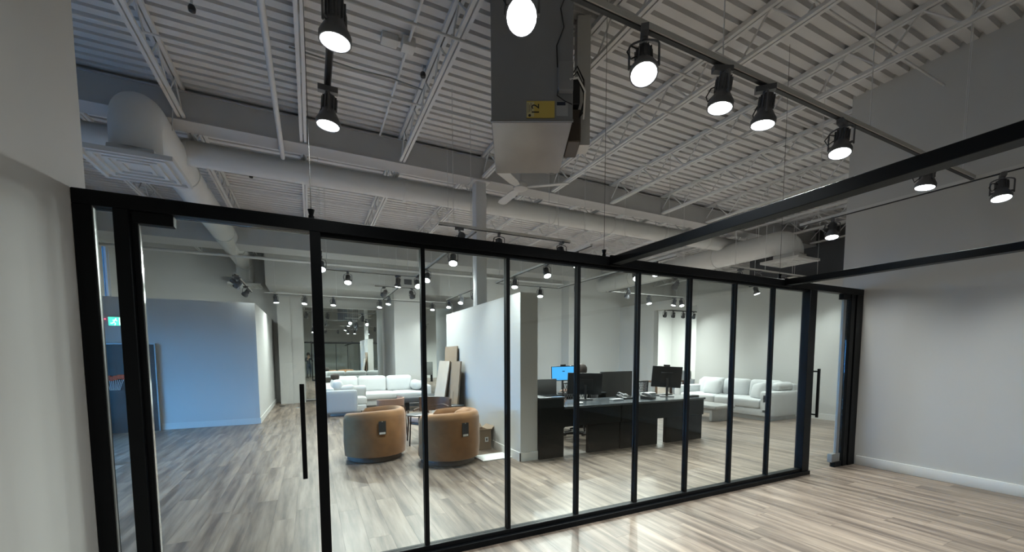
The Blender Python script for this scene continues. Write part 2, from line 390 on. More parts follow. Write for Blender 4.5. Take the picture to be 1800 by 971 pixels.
pb('stile_post', 'black_metal', (.02, .085, 3.02, 3.12, 0, 2.362), bev=.003)
pb('stile_post', 'black_metal', (5.62, 5.77, 3.02, 3.12, 0, 2.362), bev=.003)
pb('jamb_post', 'black_metal', (6.72, 6.88, 3.02, 3.12, 0, 2.362), bev=.003)
pb('jamb_post', 'black_metal', (6.60, 6.70, 3.03, 3.11, 0, 2.362), bev=.003)
pb('jamb_stop', 'fixture_black', (6.70, 6.72, 3.05, 3.11, 0, 2.362))
pb('glass_pane', 'glass', (-1.03, -.945, 3.064, 3.076, .0, 2.362))
MX = [.762, 1.456, 2.151, 2.853, 3.553, 4.258, 4.944]
for x in MX: pb('mullion', 'black_metal', (x-.016, x+.016, 3.045, 3.095, .088, 2.335))
ed = [.085]+MX+[5.62]
for i in range(8): pb('glass_pane', 'glass', (ed[i]+(.016 if i else 0), ed[i+1]-(.016 if i < 7 else 0), 3.064, 3.076, .088, 2.335))
for x in (.035, 2.44, 5.06):
    G().cyl((x-2.9, .05, 2.443), (x-2.9, .05, 2.47), .018, n=12).cyl((x-2.9, .05, 2.47), (x-2.9, .05, 2.51), .012, .022, n=12).out('cable_anchor', 'black_metal', part)
    G().cyl((x-2.9, .05, 2.5), (x-2.9, .05, 5.1), .0022, n=6).out('suspension_cable', 'felt_grey', part)
# doors
d1 = bpy.data.objects.new('door_1', None); COL.objects.link(d1); d1.location = (-.43, 3.07, 0); tag(d1, 'left glass door with long black pull handle', None, None, 'structure')
G().box(-.43, .445, -.006, .006, .015, 2.355).out('door_glass', 'glass', d1)
G().box(-.446, -.418, -.02, .02, .0, 2.35).out('edge_rail', 'black_metal', d1)
G().box(-.418, -.414, -.012, .012, .0, 2.298).out('edge_strip', 'chrome', d1)
G().box(-.44, -.255, -.03, .03, 2.298, 2.362).bevel(.003, 1).out('pivot_patch', 'black_metal', d1)
G().box(-.44, -.255, -.03, .03, .005, .07).bevel(.003, 1).out('pivot_patch', 'black_metal', d1)
def handle(par, x, y):
    g = G().box(x-.014, x+.014, y-.014, y+.014, .74, 1.37)
    g.bevel(.003, 1); g.box(x-.010, x+.010, y, -.006, .765, .785).box(x-.010, x+.010, y, -.006, 1.325, 1.345)
    return g.out('pull_handle', 'black_metal', par)
handle(d1, .37, -.07)
d2 = bpy.data.objects.new('door_2', None); COL.objects.link(d2); d2.location = (6.18, 3.07, 0); tag(d2, 'right glass door beside the white wall', None, None, 'structure')
G().box(-.405, .415, -.006, .006, .015, 2.355).out('door_glass', 'glass', d2)
G().box(.29, .36, -.012, .012, .07, 2.30).out('edge_rail', 'grey_metal', d2)  # added bar; its grey imitates a reflection in the door glass
G().box(.24, .415, -.03, .03, 2.29, 2.362).bevel(.003, 1).out('pivot_patch', 'black_metal', d2)
G().box(.17, .36, -.03, .03, .075, .19).bevel(.003, 1).out('pivot_patch', 'grey_metal', d2)
G().box(.24, .415, -.03, .03, .0, .075).bevel(.003, 1).out('pivot_patch', 'black_metal', d2)
handle(d2, -.33, -.07)
# tie beams running back over the viewer from the header
for x, lab in ((2.476, 'black tie beam from the header, longer one passing over the middle glass panels'), (5.09, 'black tie beam meeting the header near the right door, parallel to the white wall')):
    t = thing('tie_beam', lab, 'beam', (x, 0, 2.375), group='black tie beams above the partition')
    G().box(0, .10, -4.2, 3.02, 0, .068).bevel(.003, 1).out('beam_tube', 'black_metal', t)
    G().box(-.01, .11, 3.0, 3.02, -.01, .078).out('end_plate', 'black_metal', t)

# ------------------------------------------------------------------ track lighting
TZ = 3.30
TR = [  # axis, fixed, a, b, label
 ('y', .16, -1.2, 3.24, 'light track running back over the left glass door', 'black'),
 ('x', 1.80, .3, 6.05, 'long light track crossing the near room towards the white right wall', 'w'),
 ('y', 6.10, -1.0, 3.45, 'light track along the right wall, crossing the end of the long near track', 'w'),
 ('y', 2.17, 5.6, 9.28, 'light track running back beside the steel column', 'w'),
 ('y', 4.12, 5.5, 9.28, 'light track running back above the left end of the desk', 'w'),
 ('y', 5.90, 5.4, 9.28, 'light track running back above the right end of the desk', 'w'),
 ('x', 9.28, .15, 2.19, 'light track crossing above the seating area, left of the column', 'w'),
 ('x', 9.28, 4.14, 5.88, 'light track behind the desk joining the two desk tracks', 'w'),
 ('x', 9.2, 7.4, 10.4, 'light track in front of the opening beside the right sofa', 'w'),
 ('x', 5.5, 1.6, 3.7, 'short light track just beyond the header below the ceiling fan', 'w'),
 ('x', 5.6, 7.6, 10.8, 'light track beyond the right panels above the right sofa', 'w'),
 ('y', -1.4, 10.6, 13.4, 'light track beside the left duct above the office wall', 'w'),
 ('x', 13.45, -1.1, 4.2, 'light track along the far white soffit', 'w'),
 ('y', .22, 7.7, 11.7, 'light track behind the thick left stile running towards the sectional sofa', 'w'),
 ('x', 10.9, 1.5, 2.7, 'short light track above the coffee table', 'w'),
 ('y', 2.1, 10.92, 13.43, 'light track from the short one towards the white pillar', 'w'),
 ('y', 3.95, 10.2, 12.8, 'light track beyond the top of the middle wall', 'w'),
 ('y', 7.5, 6.4, 9.2, 'light track between the desk and the right sofa', 'w'),
 ('x', 12.0, 12.3, 14.6, 'dark light track inside the side room seen through the opening', 'black'),
 ('y', 10.0, 5.62, 6.8, 'short light track under the right ceiling diffuser', 'w'),
]
for ax, f, a, b, lab, c in TR:
    L = (b-a)/2
    t = thing('light_track', lab, 'light track', (f, (a+b)/2, TZ) if ax == 'y' else ((a+b)/2, f, TZ), 0 if ax == 'y' else PI/2)
    G().box(-.02, .02, -L, L, .008, .04).out('rail', 'fixture_black' if c == 'black' else 'duct_paint', t)
    G().box(-.013, .013, -L, L, 0, .008).out('slot', 'black_plastic', t)
    for k, yy in enumerate([-L*.8, L*.8] if L < 1.6 else [-L*.9, -L*.3, L*.3, L*.9]):
        G().cyl((0, yy, .04), (0, yy, 1.8), .004, n=5).out('hanger_rod', 'steel_paint', t)

# one spotlight head: built pointing down (-Z), pivot at the yoke joint (0,0,0)
sm_adapter = G().box(-.02, .02, -.06, .06, -.035, 0).cyl((0, 0, -.05), (0, 0, -.03), .016, n=12).mesh('track_adapter', 'fixture_black')
yg = G(); pts = []
for k in range(9):
    a = PI*k/8; pts.append((.062*math.cos(a)*1.25, 0, .0+.03*math.sin(a)))
yg.tube([(.078, 0, -.12), (.078, 0, -.02)]+[(.078*math.cos(PI*k/8), 0, .03*math.sin(PI*k/8)) for k in range(9)]+[(-.078, 0, -.02), (-.078, 0, -.12)], .006, 6)
sm_yoke = yg.mesh('yoke', 'fixture_black')
bg = G().lathe([(.0, .02), (.036, .018), (.040, .01), (.040, -.075), (.046, -.085), (.070, -.13), (.075, -.14), (.075, -.17), (.068, -.17), (.066, -.163), (.0, -.160)], 20)
for k in range(12):
    a = 2*PI*k/12; bg.obb((.043*math.cos(a), .043*math.sin(a), -.03), (.012, .003, .08), rotz(a))
bg.cyl((-.08, 0, -.10), (-.05, 0, -.10), .009, n=8).cyl((.05, 0, -.10), (.08, 0, -.10), .009, n=8)
sm_body = bg.mesh('lamp_body', 'fixture_black')
lg = G().lathe([(.0, -.178), (.03, -.176), (.055, -.172), (.066, -.167), (.066, -.161), (.0, -.161)], 20); sm_lens = lg.mesh('lens', 'lens_lit')
cg = G().tube([(.03, .01, -.02), (.07, .03, -.01), (.09, .05, -.05), (.07, .05, -.09), (.042, .02, -.06)], .004, 6); sm_cord = cg.mesh('power_cord', 'black_plastic')
spot_count = 0
def spotlight(x, y, aim, label, watt=1.0, angle=125, yoke_rz=0):
    """x, y: place of the lens below the track; aim: direction the lens points"""
    global spot_count
    aim = Vector(aim).normalized(); yaw = math.atan2(aim.y, aim.x)-PI/2 if abs(aim.x)+abs(aim.y) > 1e-4 else yoke_rz
    tilt = math.acos(max(-1, min(1, -aim.z)))
    jz = TZ-.075
    rx, ry = x-aim.x*.10, y-aim.y*.10; best = None        # hang it from the nearest track
    for ax, f, a, b, *_ in TR:
        q = (f, max(a+.06, min(b-.06, ry))) if ax == 'y' else (max(a+.06, min(b-.06, rx)), f)
        d = math.hypot(q[0]-rx, q[1]-ry)
        if best is None or d < best[0]: best = (d, q)
    root = thing('track_spotlight', label, 'spotlight', (*best[1], jz), yaw, 'track spotlights')
    def add(nm, me, par, rx=0, lz=0):
        o = bpy.data.objects.new(nm, me); COL.objects.link(o); o.parent = par; o.rotation_euler.x = rx; o.location.z = lz; return o
    add('track_adapter', sm_adapter, root, 0, .075)
    G_y = add('yoke', sm_yoke, root, tilt*.25, 0)
    b = add('lamp_body', sm_body, root, tilt, 0)
    # tilt about the side screws: move the body so that the screws stay put
    piv = Vector((0, 0, -.10)); off = piv-Matrix.Rotation(tilt, 3, 'X')@piv
    b.location = off
    add('lens', sm_lens, b); add('power_cord', sm_cord, root)
    ld = bpy.data.lights.new('spot_beam', 'SPOT'); ld.energy = SPOT_W*watt; ld.color = SPOT_COL
    ld.spot_size = math.radians(angle); ld.spot_blend = 1.0; ld.shadow_soft_size = .055
    lo = bpy.data.objects.new('spot_beam', ld); COL.objects.link(lo); lo.parent = b; lo.location = (0, 0, -.19)
    spot_count += 1
    return root
D = (0, 0, -1)
SP = [ # near room
 (.16, 2.25, (-.03, .03, -1), 'lit spotlight nearest the camera on the dark track over the left door', 0.15),
 (.16, 3.05, (-.08, .0, -1), 'lit spotlight at the far end of the dark track over the left door', 0.2),
 (.90, 1.78, (-.42, -.75, -.75), 'dazzling spotlight turned straight at the viewer in front of the ceiling unit', 0.4),
 (1.66, 1.78, (-.25, -.3, -1), 'bright spotlight on the long near track just right of the ceiling unit', 0.7),
 (2.30, 1.74, (-.12, .05, -1), 'third spotlight from the left on the long near track', .85),
 (2.72, 1.74, (-.08, .08, -1), 'fourth spotlight from the left on the long near track', .85),
 (3.62, 1.72, (-.25, -.05, -1), 'fifth spotlight on the long near track, tilted to the left', .85),
 (5.05, 1.74, (-.15, .1, -1), 'rightmost spotlight on the long near track, beneath the thicker tie beam', .85),
 (6.0, 1.60, (-.25, -.1, -1), 'spotlight by the right wall, nearest the right edge of the picture', .85),
 (5.98, 3.05, (-.2, -.1, -1), 'spotlight on the right wall track hanging in front of the dark corner', 1),
 # seating side
 (.20, 8.05, (.2, -.2, -1), 'spotlight just right of the thick left stile, upper of two', 1),
 (.24, 11.35, (.2, .3, -1), 'spotlight just right of the thick left stile, lower of two', 0.6),
 (.74, 9.15, (.1, -.15, -1), 'large lit spotlight over the left tan armchair, straight down', 1.2),
 (1.76, 9.18, (-.1, .1, -1), 'lit spotlight left of the dark wall vent', 1),
 (1.70, 10.85, (-.3, .9, -.6), 'spotlight turned away showing its dark back, left of the white pillar', 0.6),
 (2.46, 10.95, (.3, .5, -.8), 'spotlight seen dark in front of the white pillar', 0.5),
 (2.12, 12.5, (0, .2, -1), 'small spotlight beside the left edge of the white pillar', 0.5),
 (1.97, 13.4, (0, .15, -1), 'small spotlight at the right end of the bright band above the mirror', 0.5),
 (.65, 13.45, (.1, .15, -1), 'small spotlight above the left half of the large mirror', 0.5),
 (3.65, 13.45, (.1, .1, -1), 'small spotlight right of the white pillar', 0.6),
 (3.98, 12.55, (0, 0, -1), 'small spotlight at the far left end of the middle wall top', .8),
 (3.93, 11.4, (-.1, 0, -1), 'small lit spotlight over the middle wall, second from its far end', .8),
 (3.93, 10.45, (.3, .8, -.5), 'small dark spotlight beside the base of the visible column', .8),
 (2.15, 9.1, (.25, -.35, -1), 'brightest small spotlight left of the steel column, hanging low', 0.8),
 (2.17, 8.3, (-.1, -.1, -1), 'spotlight half behind the first slim mullion', .7),
 (2.17, 6.6, (0, -.1, -1), 'large lit spotlight left of the steel column', .7),
 (1.85, 5.47, (-.2, .5, -.9), 'black spotlight peeking over the header left of the steel column', 1),
 (2.47, 5.52, (0, -.1, -1), 'spotlight peeking over the header right of the steel column', 1),
 # desk side
 (3.54, 5.52, (.1, -.1, -1), 'black spotlight peeking over the header left of the tie beam corner', 1),
 (4.10, 5.85, (-.1, -.35, -1), 'bright spotlight just under the header by the third mullion', 1.1),
 (4.12, 6.85, (.15, -.1, -1), 'lit spotlight above the monitors, middle of the left desk track', 1),
 (4.12, 8.25, (0, .1, -1), 'lit spotlight right of the second mullion', 1.4),
 (5.33, 9.2, (0, .1, -1), 'small spotlight in front of the tall lit wall strip behind the desk', 1.7),
 (5.90, 8.4, (.1, .1, -1), 'small spotlight immediately left of the third mullion', 1.7),
 (5.84, 6.35, (-.15, -.3, -1), 'bright spotlight left of the fourth mullion under the tie beam', 1),
 (5.90, 5.85, (.1, -.1, -1), 'bright spotlight right of the fourth mullion under the header', 1),
 (7.50, 8.5, (.2, .6, -.8), 'small dim spotlight left of the opening, over the grey desk screen', 1.3),
 (8.97, 9.1, (.1, .1, -1), 'small lit spotlight above the left jamb of the opening', 1.5),
 (9.97, 9.1, (-.3, .1, -1), 'small tilted spotlight above the middle of the opening', 1.3),
 (10.3, 9.05, (0, 0, -1), 'small spotlight above the right jamb of the opening', .8),
 (7.47, 6.95, (.3, .8, -.5), 'dark spotlight turned away between the fourth and fifth mullions', 1.2),
 (12.6, 12.0, (.4, .6, -1), 'first spotlight from the left in the side room', 1.2),
 (13.05, 12.0, (.4, .6, -1), 'second and brightest spotlight in the side room', 1.5),
 (13.6, 12.0, (.4, .6, -1), 'third spotlight from the left in the side room', 1.2),
 (14.2, 12.0, (.4, .6, -1), 'last spotlight on the right in the side room', 1.2),
 (7.94, 5.75, (.3, -.1, -1), 'lit spotlight under the header between the fifth and sixth mullions', 1),
 (8.5, 5.55, (.1, 0, -1), 'spotlight half hidden by the header left of the last mullion', .6),
 (10.0, 6.6, (.35, .15, -1), 'spotlight lighting the wall above the right sofa', .55),
 (9.37, 5.5, (.1, .1, -1), 'small spotlight under the header right of the last mullion', .5),
 (10.4, 5.7, (.2, .1, -1), 'spotlight touching the right door stile', .35),
 # left end
 (-1.43, 11.0, (-.5, .3, -.6), 'unlit looking spotlight left of the left duct end', .04),
 (-1.36, 10.75, (.6, .3, -.5), 'spotlight turned sideways right of the left duct end', .04),
 (-1.38, 12.3, (-.6, .6, -.7), 'tiny dark spotlight at the top corner of the office wall', 1.3),  # beam strengthened and re-aimed to brighten the far wall above the office
 (-.82, 13.4, (.3, .3, -1), 'small spotlight over the passage beside the office wall', 0.35),
 (-.12, 13.4, (.05, .1, -1), 'small bright spotlight left of the thick stile above the passage', .9),
]
for x, y, aim, lab, w in SP:
    if y > 4 and not any(k in lab for k in ('dark', 'turned', 'unlit', 'dim', 'tilted', 'side room')): aim = (aim[0]-.20, aim[1]-.42, aim[2])
    spotlight(x, y, aim, lab, w*(1.25 if y > 4 else 1), (150 if y > 7 else 118) if y > 4 else 125)

# ------------------------------------------------------------------ ducts, pipes, ceiling gear
def diffuser(par, c, sx, sy):
    x, y, z = c
    o = G().box(x-sx/2, x+sx/2, y-sy/2, y+sy/2, z+.02, z+.04).out('diffuser', 'duct_paint', par)
    for k in range(4):
        a, w = 1-.22*k, .035
        g = G(); hx, hy = sx/2*a, sy/2*a; z0, z1 = z-.012+.004*k, z+.02
        g.box(x-hx, x+hx, y-hy, y-hy+w, z0, z1).box(x-hx, x+hx, y+hy-w, y+hy, z0, z1).box(x-hx, x-hx+w, y-hy+w, y+hy-w, z0, z1).box(x+hx-w, x+hx, y-hy+w, y+hy-w, z0, z1)
        g.out('diffuser_ring', 'duct_paint', o)
def round_duct(label, x, z, r, y0, y1, dz, ends, hang):
    t = thing('round_duct', label, 'duct', (x, y0, z))
    L = y1-y0; n = max(1, int(L/1.5)); e0, e1 = ends
    for k in range(n):
        a, b = L*k/n, L*(k+1)/n
        G().cyl((0, a+.01, 0), (0, b-.01, 0), r, n=28, caps=False).out('duct_section', 'duct_paint', t)
        G().cyl((0, b-.03, 0), (0, b+.03, 0), r+.012, n=28).out('joint_band', 'duct_paint', t)
    def elbow(yc, sgn):
        pts = [(0, yc+sgn*.28*math.sin(a), -.28+.28*math.cos(a)) for a in [PI/2*i/8 for i in range(9)]]
        pts = [(0, yc-sgn*.02, 0)]+pts+[(0, yc+sgn*.28, dz+.16-0)]
        G().tube(pts, r, 28).out('elbow', 'duct_paint', t)
        G().box(-r*.9, r*.9, yc+sgn*.28-r*.9, yc+sgn*.28+r*.9, dz+.04, dz+.17).bevel(.02).out('plenum_box', 'duct_paint', t)
        diffuser(t, (0, yc+sgn*.28, dz), .84, .86)
    if e0: elbow(0, -1)
    if e1: elbow(L, 1)
    for yy in hang:
        G().cyl((-r, yy, 0), (-r-.02, yy, 4.72-z), .006, n=5).cyl((r, yy, 0), (r+.02, yy, 4.72-z), .006, n=5).out('hanger_strap', 'steel_paint', t)
    return t
round_duct('big round grey duct with ceiling diffusers running back over the office wall, left', -1.72, 4.42, .235, 6.60, 14.9, -.70, (True, True), (.2, 2.2, 4.2, 7))
round_duct('big round duct with square diffuser near the right wall', 10.1, 4.2, .27, 6.2, 12.8, -.50, (True, False), (.3, 2.5, 4.5))
t = thing('cross_duct', 'long straight round duct crossing the ceiling under the girder', 'duct', (0, 7.62, 4.5))
for k in range(10): 
    G().cyl((-4.6+k*1.55+.008, 0, 0), (-4.6+(k+1)*1.55-.008, 0, 0), .175, n=24, caps=False).out('duct_section', 'duct_paint', t)
    G().cyl((-4.6+(k+1)*1.55-.025, 0, 0), (-4.6+(k+1)*1.55+.025, 0, 0), .186, n=24).out('joint_band', 'duct_paint', t)
for x in (-3, -.28, 1.3, 3.6, 5.4, 7.6):
    G().cyl((x, 0, .17), (x, 0, .59), .006, n=5).out('hanger_rod', 'steel_paint', t)
def pipe(name, label, pts, r, m='steel_paint', cat='pipe'):
    return tag(G().tube(pts, r, 10).out(name, m), label, cat)
pipe('sprinkler_pipe', 'thin white pipe running back across the deck beside the first joist, left', [(-.28, -2, 4.6), (-.28, 7.44, 4.6)], .032)
pipe('sprinkler_pipe', 'thin white pipe crossing in front of the far wall above the soffit', [(-4.6, 13.05, 4.18), (8.5, 13.05, 4.18)], .04)
pipe('electrical_conduit', 'thin conduit crossing the deck in front of the ceiling unit', [(-1.1, 4.08, 4.66), (6.8, 4.08, 4.66)], .014)
pipe('electrical_conduit', 'thin conduit running back along the deck with a square box', [(1.1, 1.0, 5.02), (1.1, 6.95, 5.02)], .016)
pipe('electrical_conduit', 'thin cable drooping across the deck left of the ceiling unit', [(-.1, 5.5, 5.03), (.6, 5.46, 4.97), (1.0, 5.42, 4.96), (1.36, 5.3, 4.85)], .010, 'grey_metal')
tag(G().box(1.03, 1.17, 4.8, 4.94, 4.97, 5.07).bevel(.006).out('junction_box', 'duct_paint'), 'square white junction box on the conduit under the deck', 'junction box')
tag(G().box(.82, 1.0, 4.88, 5.02, 5.03, 5.10).bevel(.01).out('smoke_detector', 'duct_paint'), 'flat white detector on the deck left of the junction box', 'detector')
for (x, y, lab) in ((-.94, 5.29, 'tiny black sprinkler head on the deck near the top left'), (1.36, 5.25, 'tiny black sensor clipped to the joist left of the ceiling unit'), (-.91, 9.52, 'tiny black sprinkler head on the deck above the left duct')):
    t = thing('ceiling_sensor', lab, 'sensor', (x, y, 5.0))
    G().cyl((0, 0, .02), (0, 0, .1), .012, n=8).out('stem', 'steel_paint', t)
    G().lathe([(.0, .03), (.025, .025), (.035, 0), (.03, -.03), (0, -.035)], 12).out('head', 'black_plastic', t)
tag(G().box(2.84, 3.08, 13.82, 13.85, 3.90, 4.06).out('wall_vent', 'dark_tone_and_shade'), 'small dark vent on the white soffit face above the pillar', 'vent')

# ceiling unit
hu = thing('ceiling_unit', 'large grey box ceiling heating unit with a yellow sticker reading 12', 'heating unit', (2.165, 3.99, 3.72), -.4545)
G().box(-.38, .38, -.54, .54, .012, 1.26).bevel(.006, 1).out('cabinet', 'unit_paint', hu)
G().box(-.372, .372, -.532, .532, 0, .012).out('bottom_panel', 'sheet_metal', hu)
G().box(-.385, .385, -.55, -.54, .0, .02).out('bottom_trim', 'grey_metal', hu)
jbx = G().box(.24, .375, -.60, -.54, .25, .50).bevel(.006, 1).out('control_box', 'unit_paint', hu)
G().tube([(.235, -.55, .48), (.225, -.56, .66), (.29, -.56, .82), (.26, -.56, .98), (.31, -.56, 1.1), (.29, -.56, 1.26)], .006, 6).out('cable', 'black_plastic', hu)
G().tube([(.24, -.57, .27), (.23, -.57, .22), (.30, -.57, .17), (.37, -.57, .14)], .005, 6).out('cable', 'black_plastic', hu)
st = G().box(-.05, .21, -.547, -.541, .035, .185).out('sticker', 'yellow_paper', hu)
G().box(-.05, .02, -.549, -.547, .045, .175).out('sticker_panel', 'paper', st)
def text(name, body, size, loc, rot, par, m, ext=.001):
    c = bpy.data.curves.new(name, 'FONT'); c.body = body; c.size = size; c.extrude = ext; c.align_x = 'CENTER'; c.align_y = 'CENTER'
    o = bpy.data.objects.new(name, c); COL.objects.link(o); dg = bpy.context.evaluated_depsgraph_get()
    me = bpy.data.meshes.new_from_object(o.evaluated_get(dg)); bpy.data.objects.remove(o); bpy.data.curves.remove(c)
    me.materials.clear(); me.materials.append(M[m]); o = bpy.data.objects.new(name, me); COL.objects.link(o)
    o.parent = par; o.location = loc; o.rotation_euler = rot; return o
M['sticker_pale'] = mat('sticker_pale', (.72, .66, .36), .7)
bpy.data.objects['sticker_panel'].data.materials[0] = M['sticker_pale']
text('number', '12', .10, (.035, -.5495, .11), (PI/2, -PI/2, 0), st, 'black_plastic')
for k_, (a_, b_) in enumerate(((.08, .165), (.085, .15), (.095, .165))): G().box(-.04+.014*k_, -.035+.014*k_, -.5505, -.549, a_, b_).out('print_line', 'felt_grey', st)
G().cyl((-.022, -.551, .055), (-.022, -.549, .055), .012, n=12).out('sticker_dot', 'black_plastic', st)
ns = G().box(.225, .335, -.547, -.541, .05, .18).out('notice_sheet', 'grey_fabric', hu)
G().box(.23, .31, -.549, -.547, .145, .175).out('notice_band', 'cloth_jean', ns)
G().box(.50, .64, .0, .20, .06, 1.36).out('riser_duct', 'duct_paint', hu)
G().box(.385, .50, -.2, .1, .36, .60).bevel(.01, 1).out('electrical_box', 'black_plastic', hu)
G().box(.385, .52, -.15, .2, .02, .34).bevel(.01, 1).out('burner_box', 'brown_box', hu)
for k in range(3):
    G().tube([(.40, -.18-.02*k, .62-.03*k), (.47, -.2, .72-.05*k), (.54, -.18, .60-.06*k), (.55, -.15, .42-.05*k), (.50, -.16, .25)], .008, 6).out('cable', 'black_plastic', hu)
G().tube([(.34, -.60, .34), (.42, -.58, .37), (.50, -.5, .30), (.52, -.3, .16)], .009, 6).out('flexible_conduit', 'steel_paint', hu)
for (x, y) in ((-.35, -.5), (.35, -.5), (-.35, .5), (.35, .5)): G().cyl((x, y, 1.26), (x, y, 1.38), .008, n=6).out('hanger_rod', 'steel_paint', hu)

# ceiling fan
fn = thing('ceiling_fan', 'white three blade ceiling fan hanging beside the ceiling unit', 'ceiling fan', (2.84, 5.51, 4.0))
G().lathe([(0, -.05), (.06, -.045), (.105, -.02), (.11, .03), (.08, .07), (.03, .09), (0, .09)], 24).out('motor', 'trim_paint', fn)
G().cyl((0, 0, .09), (0, 0, 1.1), .014, n=10).out('down_rod', 'trim_paint', fn)
G().lathe([(0, 1.0), (.05, 1.0), (.06, 1.06), (.06, 1.1), (0, 1.1)], 16).out('canopy', 'trim_paint', fn)
for k, a in enumerate((218, 322, 90)):
    a = math.radians(a); rt = rotz(a)@R3('X', .2)
    bl = [(.10, -.035), (.22, -.06), (.62, -.07), (.69, -.05), (.71, 0), (.69, .05), (.62, .07), (.22, .06), (.10, .035)]
    g = G().prism(bl, 'z', -.006, .006); bmesh.ops.transform(g.bm, matrix=rt.to_4x4(), verts=g.bm.verts)
    g.out('blade', 'trim_paint', fn)

# ------------------------------------------------------------------ exit sign, leaning panel
ex = thing('exit_sign', 'green running figure exit sign glowing on the left office wall', 'exit sign', (-3.48, 10.97, 2.25))
G().box(-.16, .16, -.02, .03, -.11, .11).bevel(.006, 1).out('sign_case', 'trim_paint', ex)
G().box(-.15, .15, -.024, -.02, -.10, .10).out('sign_face', 'sign_green', ex)
mn = G().cyl((.02, -.03, .055), (.02, -.024, .055), .018, n=12)
for (a, b) in (((.0, .03), (-.03, -.02)), ((.0, .03), (.05, .01)), ((.0, .03), (-.05, .02)), ((-.03, -.02), (.01, -.05)), ((.01, -.05), (-.01, -.09)), ((-.03, -.02), (-.07, -.05)), ((-.07, -.05), (-.10, -.045))):
    mn.cyl((a[0], -.027, a[1]), (b[0], -.027, b[1]), .011, n=6)
mn.out('running_figure', 'sign_white', ex)
ex.scale = (.68, 1, .85); ex.location = (-3.50, 10.97, 2.26)
G().box(.09, .14, -.028, -.024, -.09, .09).out('doorway_mark', 'sign_white', ex)
G().cyl((-.24, -.01, .05), (-.24, .02, .05), .012, n=8).out('indicator_light', 'red_led', ex)
dp = thing('standing_panel', 'tall dark glossy panel standing against the office wall', 'panel', (-3.35, 10.93, 0))
G().box(-.44, .44, -.02, .02, .0, 1.80).bevel(.004, 1).out('panel_sheet', 'dark_gloss', dp)
G().box(-.46, -.44, -.025, .025, 0, 1.82).box(.44, .46, -.025, .025, 0, 1.82).box(-.44, .44, -.025, .025, 1.80, 1.82).out('panel_edge', 'grey_metal', dp)
hc = thing('hanging_item', 'orange red and white item in front of the dark leaning panel', 'hanging item', (-3.52, 10.88, 1.13))
gq = G(); 
for k in range(7):
    a = PI*k/6; gq.cushion((.0+.13*math.cos(a)*.9, -.05*math.sin(a), .02*math.sin(a*2)), (.07, .06, .09), .02, 0, 3)
gq.out('orange_band', 'orange_cloth', hc)
gn = G()
for k in range(9):
    x = -.12+.03*k; gn.tube([(x, -.05, -.04), (x*.8-.01, -.06, -.14), (x*.6-.02, -.05, -.25)], .004, 5)
gn.out('white_fringe', 'paper', hc)
G().tube([(0, 0, .02), (0, .02, .15), (0, .05, .3)], .004, 5).out('hanging_cord', 'black_plastic', hc)
for (x, y, lab) in ((-.85, 14.6, 'small round floor outlet cover in the left passage, darker one'), (-.4, 13.9, 'small round floor outlet cover in the left passage, right one')):
    tag(G().lathe([(0, 0), (.09, 0), (.085, .006), (.06, .006), (.055, .003), (0, .003)], 20, (x, y, 0)).out('floor_outlet', 'black_metal' if x < -.6 else 'grey_metal'), lab, 'floor outlet')

# ------------------------------------------------------------------ barrel armchairs
def barrel(loc, face, label, taglab, tag_angle, pillow=False):
    """local +X is the open front; the shell wraps round the back"""
    t = thing('barrel_armchair', label, 'armchair', (*loc, 0), face, 'tan barrel armchairs')
    Ro, th, H0 = .475, .125, .76
    g = G(); rings = []; N = 44; span = math.radians(138)
    for i in range(N+1):
        u = i/N*2-1; a = PI+u*span
        top = H0-.05*max(0, (abs(u)-.35)/.65)**1.5
        sec = []
        base = [(Ro-.03, .085), (Ro-.015, .095), (Ro, .28), (Ro-.004, top-.10), (Ro-.02, top-.035), (Ro-.05, top-.005), (Ro-.085, top), (Ro-th+.02, top-.02), (Ro-th, top-.07), (Ro-th, .30), (Ro-th, .075)]
        e = 1.0
        endf = max(0, (abs(u)-.95)/.05)
        for r, z in base:
            rc = Ro-th/2; r2 = rc+(r-rc)*(1-.55*endf**2); z2 = z-(.05*endf**2 if z > .4 else 0)
            sx = 1.0
            sec.append(g.bm.verts.new((r2*math.cos(a)*sx, r2*math.sin(a), z2)))
        rings.append(sec)
    m = len(rings[0])
    for A, Bq in zip(rings, rings[1:]):
        for k in range(m): g.bm.faces.new((A[k], A[(k+1) % m], Bq[(k+1) % m], Bq[k]))
    g.bm.faces.new(rings[0][::-1]); g.bm.faces.new(rings[-1])
    g.out('shell', 'tan_velvet', t)
    G().lathe([(0, .075), (.40, .075), (.43, .10), (.43, .22), (.40, .25), (0, .25)], 40).out('seat_base', 'tan_velvet', t)
    G().lathe([(0, .25), (.30, .25), (.335, .27), (.335, .38), (.30, .42), (.15, .435), (0, .44)], 40, (.06, 0, 0)).out('seat_cushion', 'tan_velvet', t)
    if pillow: G().cushion((-.20, -.05, .60), (.16, .46, .34), .07, .2, 9, R3('Y', -.2), 0).out('back_cushion', 'tan_velvet', t)
    G().lathe([(0, 0), (.385, 0), (.395, .01), (.395, .07), (.385, .085), (0, .085)], 40).out('swivel_base', 'brown_box', t)
    # hang tag on the back
    a = tag_angle-face; rr = Ro+.006
    rt = rotz(a)
    tg = G().obb(rt@Vector((rr, 0, .52)), (.004, .105, .195), rt).out('hang_tag', 'tag_dark', t)
    G().obb(rt@Vector((rr+.003, 0, .443)), (.003, .085, .028), rt).out('price_strip', 'label_white', tg)
    G().obb(rt@Vector((rr+.003, 0, .611)), (.003, .012, .008), rt).out('tag_eyelet', 'label_white', tg)
    return t
barrel((.835, 6.53), math.radians(150), 'tan velvet barrel armchair with a dark tag, left of the two', '', math.radians(-84))
barrel((1.785, 5.84), math.radians(146), 'tan velvet barrel armchair with a dark tag, right one nearest the cardboard box', '', math.radians(-76), True)

